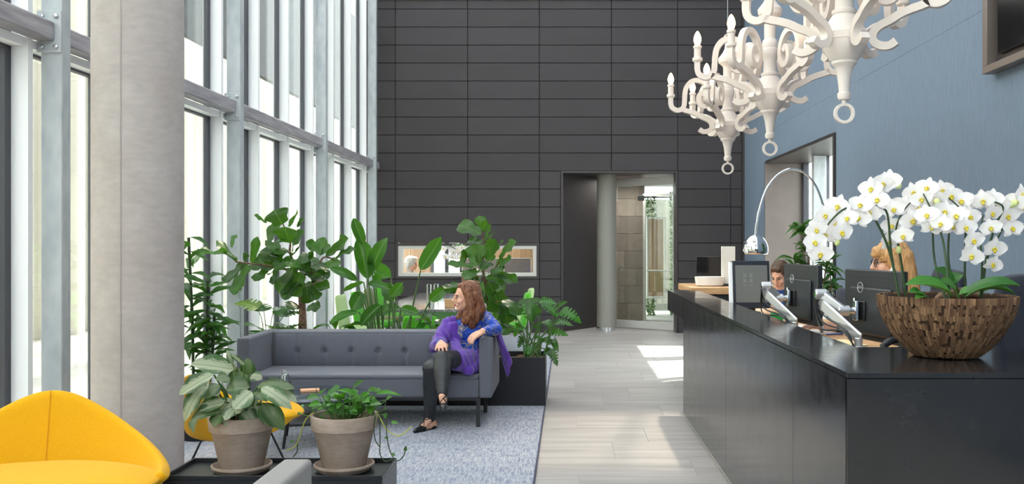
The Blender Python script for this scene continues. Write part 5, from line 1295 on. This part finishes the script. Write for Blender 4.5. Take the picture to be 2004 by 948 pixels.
def loc_parts(L, org):
    out = []
    for p in L:
        out.append(('c', V(p[1]) - org, p[2], V(p[3]) - org, p[4]) if p[0] == 'c' else ('e', V(p[1]) - org) + tuple(p[2:]))
    return out
def grow(L, d): return [('c', p[1], p[2] + d, p[3], p[4] + d) if p[0] == 'c' else ('e', p[1], tuple(r + d for r in p[2])) + tuple(p[3:]) for p in L]

# ---- the woman on the sofa
org = V((-.97, 7.45, .012))
wo = thing('person', 'woman in purple shawl and blue patterned blouse sitting cross-legged on sofa', 'person', org)
N_ = W(914, 622, 7.77); Hc = W(911, 583, 7.73); fwd = (-.93, -.36, -.03)
hp, HP, HR = head_parts(Hc, fwd)
pel = V((-.865, 7.80, .545)); wai = V((-.862, 7.81, .66)); che = V((-.852, 7.80, .765))
RS = W(877, 640, 7.75); LS = V((-.702, 7.83, .865)); RE = V((-1.065, 7.55, .675)); RW = V((-1.005, 7.28, .715)); LE = V((-.598, 7.64, .790)); LW = V((-.694, 7.44, .792))
RHp = V((-.95, 7.78, .53)); LHp = V((-.80, 7.77, .505)); TK = V((-.982, 7.17, .608)); TA = W(866, 770, 6.98); SK = V((-1.075, 7.22, .525)); SA = V((-1.110, 7.40, .105))
torso = [('e', pel, (.165, .118, .115)), ('c', pel, .115, wai, .105), ('e', wai, (.135, .10, .10)), ('e', che, (.150, .105, .125)), ('c', wai, .10, che, .105), ('c', che + V((-.10, 0, .04)), .07, RS, .052), ('c', che + V((.10, 0, .06)), .07, LS, .052), ('c', che + V((0, .01, .06)), .085, N_ + V((0, .02, -.02)), .05), ('e', che + V((-.06, -.08, -.01)), (.055, .05, .055)), ('e', che + V((.055, -.085, .0)), (.055, .05, .055))]
neck = [('c', N_ + V((0, .01, -.03)), .047, Hc + V((.03, .01, -.05)), .043)]
arms = [('c', RS, .050, RE, .040), ('c', RE, .038, RW, .027), ('c', LS, .050, LE, .040), ('c', LE, .038, LW, .027)]
legs = [('c', RHp, .090, SK, .060), ('c', SK, .056, SK.lerp(SA, .35), .054), ('c', SK.lerp(SA, .35), .054, SA, .034), ('c', LHp, .080, TK, .058), ('c', TK, .058, TK.lerp(TA, .4), .056), ('c', TK.lerp(TA, .4), .056, TA, .034)]
SH, ST = V((-1.088, 7.43, .040)), V((-1.200, 7.255, .026)); TH, TT = TA + V((.0, .045, -.055)), W(868, 799, 6.90)
feet = [('c', SA, .033, SH, .032), ('c', SH, .030, ST, .017), ('c', SA + V((-.01, -.03, -.02)), .028, SH.lerp(ST, .7), .022), ('c', TA, .033, TH, .030), ('c', TH, .029, TT, .017), ('c', TA + V((0, -.03, -.02)), .027, TH.lerp(TT, .7), .021)]
hR = hand_parts(RW, (.10, -1, -.10), (-.05, -.12, 1), (.25, .45, .4), .25, .93, -1)
hL = hand_parts(LW, (-.85, -.35, -.45), (-.35, -.55, .75), (.35, .45, .35), .15, .93, 1)
body = obj('body', blob(loc_parts(torso + neck + arms + legs + feet + hp + hR + hL, org), .005, 2), M['skin'], wo)
face_bits(wo, HP, HR, org, M['lips'])
_t = NT('patterned_blouse'); _t.bsdf((30, 84, 190), .7, 0, .3)
_f = _t.noise(_t.coords(), 15, 4, .7, 2.4); _f2 = _t.noise(_t.coords(), 48, 3, .6, 1.0)
_c = _t.ramp(_f, [(.40, (16, 60, 165)), (.51, (24, 84, 196)), (.55, (120, 122, 130)), (.60, (170, 156, 142)), (.68, (50, 56, 84))], 'EASE')
_t.link(_t.mix(_t.ramp(_f2, [(.56, (0, 0, 0)), (.62, (255, 255, 255))]), _c, (20, 60, 160)), _t.b.inputs['Base Color']); M['blouse'] = _t.done()
fold = lambda a, f: (lambda p, n: a * mnoise.noise(V((p.x * f, p.y * f, p.z * f * .6))) + a * .35 * mnoise.noise(V((p.x * f * 3.1, p.y * f * 3.1, p.z * f * 1.2))))
bl = grow([t for t in torso], .013) + [('c', RS, .062, RE, .052), ('c', RE, .050, RE.lerp(RW, .9), .036), ('c', LS, .064, LE, .054), ('c', LE, .052, LE.lerp(LW, .88), .038)]
blo = obj('blouse', blob(loc_parts(bl, org), .009, 5, fold(.006, 16)), M['blouse'], wo)
for k in range(3):
    p = N_.lerp(wai, .2 + .2 * k) + V((-.03, -.125, 0)) - org
    obj('button', MB().ball(p, (.006, .004, .006), 8, 6), M['eye_w'], blo)
M['trousers'] = plain('black_trousers', (40, 42, 46), .42, 0, .5, var=.1, scale=20)
obj('trousers', blob(loc_parts(grow([('e', pel - V((0, 0, .02)), (.16, .115, .10))], .008) + [('c', p[1], p[2] + .010, p[3], p[4] + .012) for p in legs], org), .009, 5, fold(.004, 13)), M['trousers'], wo)
# shoes: low black flats with crossing straps
for A_, H_, T_ in ((SA, SH, ST), (TA, TH, TT)):
    d = (T_ - H_).normalized(); up = V((0, 0, 1)) - d * d.z; up.normalize()
    s_ = obj('shoe', blob(loc_parts([('c', H_ - up * .012, .031, H_ - up * .014 + d * .03, .030), ('c', H_.lerp(T_, .62) - up * .004, .033, T_, .0225), ('c', T_, .0225, T_ + d * .022, .012), ('c', H_ - up * .024, .024, T_ - up * .008, .018)], org), .006, 3), plain('black_leather', (26, 27, 30), .3), wo)
    sd = d.cross(up); I1 = H_.lerp(T_, .7); I0 = A_ + ((I1 - A_) * .1); ax = (I1 - I0).normalized(); u2 = sd.cross(ax)
    if u2.dot(up) < 0: u2 = -u2
    for a, b in ((1, -1), (-1, 1)):
        obj('strap', MB().tube(smooth_path([I0 + sd * .034 * a + u2 * .006 - org, I0.lerp(I1, .28) + sd * .020 * a + u2 * .026 - org, I0.lerp(I1, .5) + u2 * .036 - org, I0.lerp(I1, .75) + sd * .018 * b + u2 * .026 - org, I1 + sd * .026 * b + u2 * .012 - org]), .0036, 6), M['black'], s_)
    obj('strap', MB().torus(.039, .003, 20, 6, Matrix.Translation(A_ - org) @ (A_ - (SK if A_ is SA else TK)).to_track_quat('Z', 'Y').to_matrix().to_4x4()), M['black'], s_)
# shawl
_sh = [('c', N_ + V((-.06, .03, -.005)), .035, RS + V((0, 0, .02)), .062), ('c', RS, .072, RE + V((-.005, 0, .0)), .065), ('c', RE, .063, RE.lerp(RW, .55), .056),
       ('c', RS + V((.055, -.07, .02)), .034, che + V((-.075, -.115, -.09)), .036), ('c', che + V((-.075, -.115, -.09)), .036, W(888, 690, 7.52), .038), ('c', W(888, 690, 7.52), .036, W(893, 706, 7.48), .042),
       ('c', W(893, 704, 7.50), .042, W(935, 700, 7.66), .040), ('c', W(900, 712, 7.48), .036, W(938, 718, 7.62), .030), ('c', W(930, 695, 7.68), .036, W(950, 712, 7.72), .026), ('c', W(912, 716, 7.50), .026, W(926, 728, 7.54), .014),
       ('c', RE + V((-.03, .02, -.02)), .05, RE + V((-.045, .0, -.055)), .02), ('c', RS + V((.02, .06, -.02)), .07, pel + V((-.06, .09, .06)), .06), ('c', N_ + V((0, .07, -.03)), .045, LS + V((-.02, .06, -.06)), .04),
       ('c', W(950, 700, 7.70), .028, W(956, 716, 7.68), .016),
       ('c', V((-.80, 7.70, .515)), .105, V((-.895, 7.42, .562)), .088), ('c', V((-.77, 7.62, .50)), .075, V((-.81, 7.44, .475)), .045), ('c', V((-.895, 7.45, .60)), .055, W(890, 672, 7.66), .045), ('c', V((-.76, 7.66, .53)), .07, V((-.745, 7.60, .50)), .05)]
sd_ = lambda p, n: .0055 * math.sin(105 * (p.x * .9 + p.y * .4) + 22 * p.z + 5 * mnoise.noise(p * 7)) + .003 * mnoise.noise(p * 22)
M['shawl'] = fabric('purple_shawl', (100, 62, 168), (90, 54, 154), 420, .3, .9, .3)
shw = obj('shawl', blob(loc_parts(_sh, org), .008, 4, sd_), M['shawl'], wo)
# end of the shawl hanging over the outer side of the sofa arm
def tail(u, v):
    top = V((-.615 + .01 * math.sin(u * 9), 7.66 + .20 * u, .752)); drop = .10 + .30 * (1 - abs(u - .55) * 1.3)
    x = top.x + .02 + .05 * v * v + .014 * math.sin(u * 14 + 2 * v)
    return V((x + .045 * v, top.y - .03 * v * (u - .5), top.z - drop * v * .95)) - org
obj('shawl_end', MB().grid(tail, 16, 12), M['shawl'], shw, solid=.008, smooth=180)
obj('shawl_end', MB().grid(lambda u, v: V((-.72 + .12 * u, 7.70 + .16 * v, .752 + .006 * math.sin(u * 12 + v * 9))) - org, 10, 8), M['shawl'], shw, solid=.008, smooth=180)
# hair
M['hair_r'] = hair_mat('auburn_hair', (66, 38, 26), (112, 66, 42), (186, 132, 88))
P = HP
hr = [('e', P(-.040, 0, .046), (.102, .090, .104), HR), ('e', P(-.004, 0, .104), (.070, .066, .036), HR)]
for s in (-1, 1):
    hr += [('c', P(-.01, .070 * s, .06), .036, P(-.03, .092 * s, -.05), .042), ('c', P(-.03, .092 * s, -.05), .042, P(-.02, .098 * s, -.15), .044), ('c', P(-.02, .098 * s, -.15), .042, P(.03, .085 * s, -.205), .034), ('c', P(.035, .060 * s, .088), .017, P(.008, .086 * s, .01), .018), ('c', P(.008, .086 * s, .01), .018, P(-.002, .094 * s, -.09), .026)]
hr += [('c', P(-.075, .05, .02), .06, P(-.11, .06, -.11), .055), ('c', P(-.075, -.05, .02), .06, P(-.10, -.05, -.12), .055), ('c', P(-.10, .02, -.02), .055, P(-.105, .03, -.16), .05), ('c', P(-.03, .10, -.15), .045, P(-.03, .085, -.245), .034), ('c', P(-.08, .08, -.12), .05, P(-.06, .10, -.20), .036), ('c', P(.0, -.09, -.14), .04, P(.055, -.055, -.185), .030), ('c', P(.02, .088, -.14), .03, P(.045, .075, -.20), .022)]
hd = lambda p, n: .0022 * math.sin(190 * (p.x * n.y - p.y * n.x) + 26 * p.z + 3 * mnoise.noise(p * 12)) + .004 * mnoise.noise(V((p.x * 34, p.y * 34, p.z * 9)))
obj('hair', blob(loc_parts(hr, org), .0055, 4, hd), M['hair_r'], wo)
obj('ring', MB().torus(.0095, .002, 16, 6, Matrix.Translation(LW + (V((-.85, -.35, -.45)).normalized() * .10) - org) @ V((-.85, -.35, -.45)).to_track_quat('Z', 'Y').to_matrix().to_4x4()), M['chrome'], wo)

# ---- generic seated figure for the others
def seated(label, head, fwd, seat, skin, lipmat, top_mat, trouser_mat, hair_fn, handL=None, handR=None, brow=(90, 66, 44), zfloor=0.0, knee_fwd=.42):
    """seat: pelvis centre; body axis towards fwd"""
    head, seat = V(head), V(seat); org = V((seat.x, seat.y, zfloor)); p = thing('person', label, 'person', org)
    hp, HP, HR = head_parts(head, fwd); F, S, U = frame((fwd[0], fwd[1], 0))
    nk = head - F * .035 - V((0, 0, .155)); che = seat.lerp(nk, .68) ; wai = seat.lerp(nk, .33)
    sl, sr = che + S * .18 + V((0, 0, .07)), che - S * .18 + V((0, 0, .07))
    def arm(sh, hand, s):
        if hand is None: hand = seat + F * .36 + S * .12 * s + V((0, 0, .06))
        hand = V(hand); el = (sh + hand) / 2 + V((0, 0, -.085)) + S * .06 * s - F * .03
        return el, hand
    el, wl = arm(sl, handL, 1); er, wr_ = arm(sr, handR, -1)
    tor = [('e', seat, (.16, .15, .11)), ('c', seat, .13, wai, .125), ('c', wai, .12, che, .13), ('c', che + S * .09, .09, sl, .06), ('c', che - S * .09, .09, sr, .06), ('c', che, .10, nk, .055)]
    arms = [('c', sl, .055, el, .043), ('c', el, .042, wl, .028), ('c', sr, .055, er, .043), ('c', er, .042, wr_, .028)]
    kl, kr = seat + F * knee_fwd + S * .1, seat + F * knee_fwd - S * .1
    fz = zfloor + .06; al, ar = V((kl.x, kl.y, max(fz, kl.z - .44))), V((kr.x, kr.y, max(fz, kr.z - .44)))
    legs = [('c', seat + S * .09, .09, kl, .062), ('c', kl, .06, al, .038), ('c', seat - S * .09, .09, kr, .062), ('c', kr, .06, ar, .038), ('c', al, .035, al + F * .14 - V((0, 0, .03)), .025), ('c', ar, .035, ar + F * .14 - V((0, 0, .03)), .025)]
    hands = []
    for el_, w_, s in ((el, wl, 1), (er, wr_, -1)):
        d = (w_ - el_).normalized(); nn = V((0, 0, 1)) if abs(d.z) < .8 else -F
        hands += hand_parts(w_, d, nn, (.3, .4, .3), .15, .95, -s)
    obj('body', blob(loc_parts(tor + arms + legs + hp + hands + [('c', nk, .05, head - V((0, 0, .06)), .045)], org), .007, 3), skin, p)
    face_bits(p, HP, HR, org, lipmat, brow)
    tp = grow(tor, .013) + [('c', q[1], q[2] + .012, q[3], q[4] + .010) for q in (arms[0], arms[2])] + [('c', el, .053, el.lerp(wl, .55), .045), ('c', er, .053, er.lerp(wr_, .55), .045)]
    obj('top', blob(loc_parts(tp, org), .012, 5, fold(.006, 14)), top_mat, p)
    obj('trousers', blob(loc_parts([('c', q[1], q[2] + .010, q[3], q[4] + .012) for q in legs[:4]], org), .012, 4), trouser_mat, p)
    for a_ in (al, ar): obj('shoe', blob(loc_parts([('c', a_ - V((0, 0, .02)), .042, a_ + F * .14 - V((0, 0, .03)), .034)], org), .009, 3), M['black'], p)
    hair_fn(p, HP, HR, org); return p, HP, HR, org, wl, wr_
M['hair_b'] = hair_mat('blonde_hair', (140, 92, 54), (196, 146, 94), (232, 196, 148))
M['hair_w'] = hair_mat('white_hair', (190, 188, 186), (222, 220, 218), (245, 244, 242))
M['hair_d'] = hair_mat('short_brown_hair', (56, 40, 30), (84, 62, 46), (120, 94, 72))
def hair_long(p, P, R, org):
    hr = [('e', P(-.026, 0, .042), (.106, .090, .104), R), ('c', P(.062, .035, .075), .034, P(.062, -.035, .075), .034), ('c', P(.088, .03, .055), .018, P(.088, -.03, .055), .018)]
    for s in (-1, 1):
        hr += [('c', P(.0, .072 * s, .05), .034, P(-.02, .085 * s, -.10), .038), ('c', P(-.02, .085 * s, -.10), .038, P(-.02, .09 * s, -.26), .032)]
    hr += [('c', P(-.08, .04, .02), .06, P(-.10, .05, -.26), .055), ('c', P(-.08, -.04, .02), .06, P(-.10, -.05, -.26), .055)]
    obj('hair', blob(loc_parts(hr, org), .007, 4, hd), M['hair_b'], p)
def hair_white(p, P, R, org):
    hr = [('e', P(-.030, 0, .048), (.118, .102, .112), R), ('e', P(.02, 0, .105), (.09, .08, .05), R), ('c', P(-.08, .0, .0), .07, P(-.075, 0, -.07), .05)]
    for s in (-1, 1): hr += [('c', P(-.02, .085 * s, .04), .03, P(-.04, .085 * s, -.05), .026)]
    obj('hair', blob(loc_parts(hr, org), .009, 4, lambda q, n: .008 * mnoise.noise(q * 35)), M['hair_w'], p)
def hair_short(p, P, R, org):
    hr = [('e', P(-.026, 0, .048), (.098, .084, .100), R), ('c', P(.055, .03, .098), .024, P(.055, -.03, .098), .024)]
    for s in (-1, 1): hr += [('c', P(-.005, .071 * s, .05), .016, P(-.015, .074 * s, .005), .010)]
    obj('hair', blob(loc_parts(hr, org), .007, 3, lambda q, n: .004 * mnoise.noise(q * 60)), M['hair_d'], p)
M['dark_top'] = fabric('black_knit', (40, 40, 46)); M['blue_top'] = fabric('blue_shirt', (52, 84, 150)); M['white_top'] = fabric('white_shirt', (226, 214, 208)); M['grey_tr'] = fabric('grey_trousers', (60, 62, 68))
hc = W(1741, 513, 5.5)
p, HP2, HR2, o2, wl2, wr2 = seated('fair-haired receptionist with glasses on the phone behind a monitor', hc, (-.97, .05, -.12), (2.02, 5.5, .735), M['skin'], M['lips_p'], M['dark_top'], M['grey_tr'], hair_long, handL=hc + V((.02, -.125, -.165)), handR=V((1.56, 5.66, .992)))
gl_ = MB()
for s in (-1, 1): gl_.torus(.021, .0025, 20, 6, Matrix.Translation(HP2(.101, .031 * s, .003) - o2) @ Matrix((frame((-.97, .05, -.12))[1], frame((-.97, .05, -.12))[2], frame((-.97, .05, -.12))[0])).transposed().to_4x4())
for s in (-1, 1): gl_.tube([HP2(.097, .054 * s, .006) - o2, HP2(.0, .082 * s, .01) - o2], .002, 6)
gl_.tube([HP2(.104, .01, .005) - o2, HP2(.104, -.01, .005) - o2], .002, 6)
obj('glasses', gl_, M['black'], p)
hs = thing('phone_handset', 'white telephone handset held to the receptionist\'s ear', 'telephone', HP2(.02, .098, -.055))
a_ = HP2(.02, .098, -.055)
obj('grip', MB().tube(smooth_path([HP2(-.005, .095, .0) - a_, HP2(.02, .108, -.045) - a_, HP2(.075, .085, -.10) - a_]), .011, 10), M['paper'], hs)
obj('earpiece', MB().ball(HP2(-.005, .095, .0) - a_, (.02, .014, .02), 12, 8), M['paper'], hs)
br = thing('bracelet', 'silver bracelet on the receptionist\'s resting wrist', 'bracelet', wr2)
obj('band', MB().torus(.034, .006, 20, 8, Matrix.Rotation(PI / 2, 4, 'Y')), M['steel'], br)
obj('clasp', MB().ball((0, -.034, 0), .008, 8, 6), M['chrome'], br)
seated('man in blue shirt looking down behind the middle monitor', W(1527, 540, 8.35), (-.55, -.62, -.42), (2.13, 8.5, .56), M['skin'], M['lips_p'], M['blue_top'], M['grey_tr'], hair_short)
hw = W(806, 517, 16.9)
p, HPw, HRw, ow, wlw, wrw = seated('white-haired person in pale shirt seen through the long window', hw, (.97, -.2, -.05), (hw.x - .05, 16.9, .50), M['skin'], M['lips_p'], M['white_top'], M['grey_tr'], hair_white, handR=hw + V((.135, -.04, -.16)))
# furniture of the meeting room
gt = thing('meeting_room_table', 'wooden table edge inside the meeting room', 'table', (-2.1, 16.9, 0))
obj('top', MB().box((-.35, -.5, .92), (.3, .5, .96)), M['oak'], gt, bevel=.004)
obj('leg', MB().box((-.04, -.3, 0), (.04, .3, .92)), M['black_metal'], gt)
M['pinboard'] = fabric('grey_pinboard', (150, 142, 148), (138, 130, 136))
for x0, x1, lb in ((-2.02, -1.3, 'grey pinboard screen in the meeting room, middle of the window'), (-1.22, -.72, 'grey pinboard screen in the meeting room, right of the window')):
    s = thing('pinboard_screen', lb, 'screen', ((x0 + x1) / 2, 17.6, 0)); h = (x1 - x0) / 2
    obj('board', MB().box((-h, 0, .1), (h, .03, 1.22)), M['pinboard'], s)
    obj('edge', MB().box((-h - .012, -.003, .1), (-h, .033, 1.232)).box((h, -.003, .1), (h + .012, .033, 1.232)).box((-h, -.003, 1.22), (h, .033, 1.232)), M['white_alu'], s)
    obj('foot', MB().box((-h * .8, -.15, 0), (-h * .7, .18, .1)).box((h * .7, -.15, 0), (h * .8, .18, .1)), M['black_metal'], s)
ch_ = thing('meeting_chair', 'black chair of the white-haired person in the meeting room', 'chair', (hw.x - .08, 16.9, 0))
obj('backrest', MB().box((-.24, -.22, .5), (-.19, .22, 1.05)), M['black'], ch_, bevel=.02)
obj('seat', MB().box((-.22, -.23, .34), (.24, .23, .39)), M['black'], ch_, bevel=.02)
for sx in (-1, 1):
    for sy in (-1, 1): obj('leg', MB().tube([(sx * .18, sy * .18, .34), (sx * .2, sy * .2, 0)], .012), M['steel'], ch_)
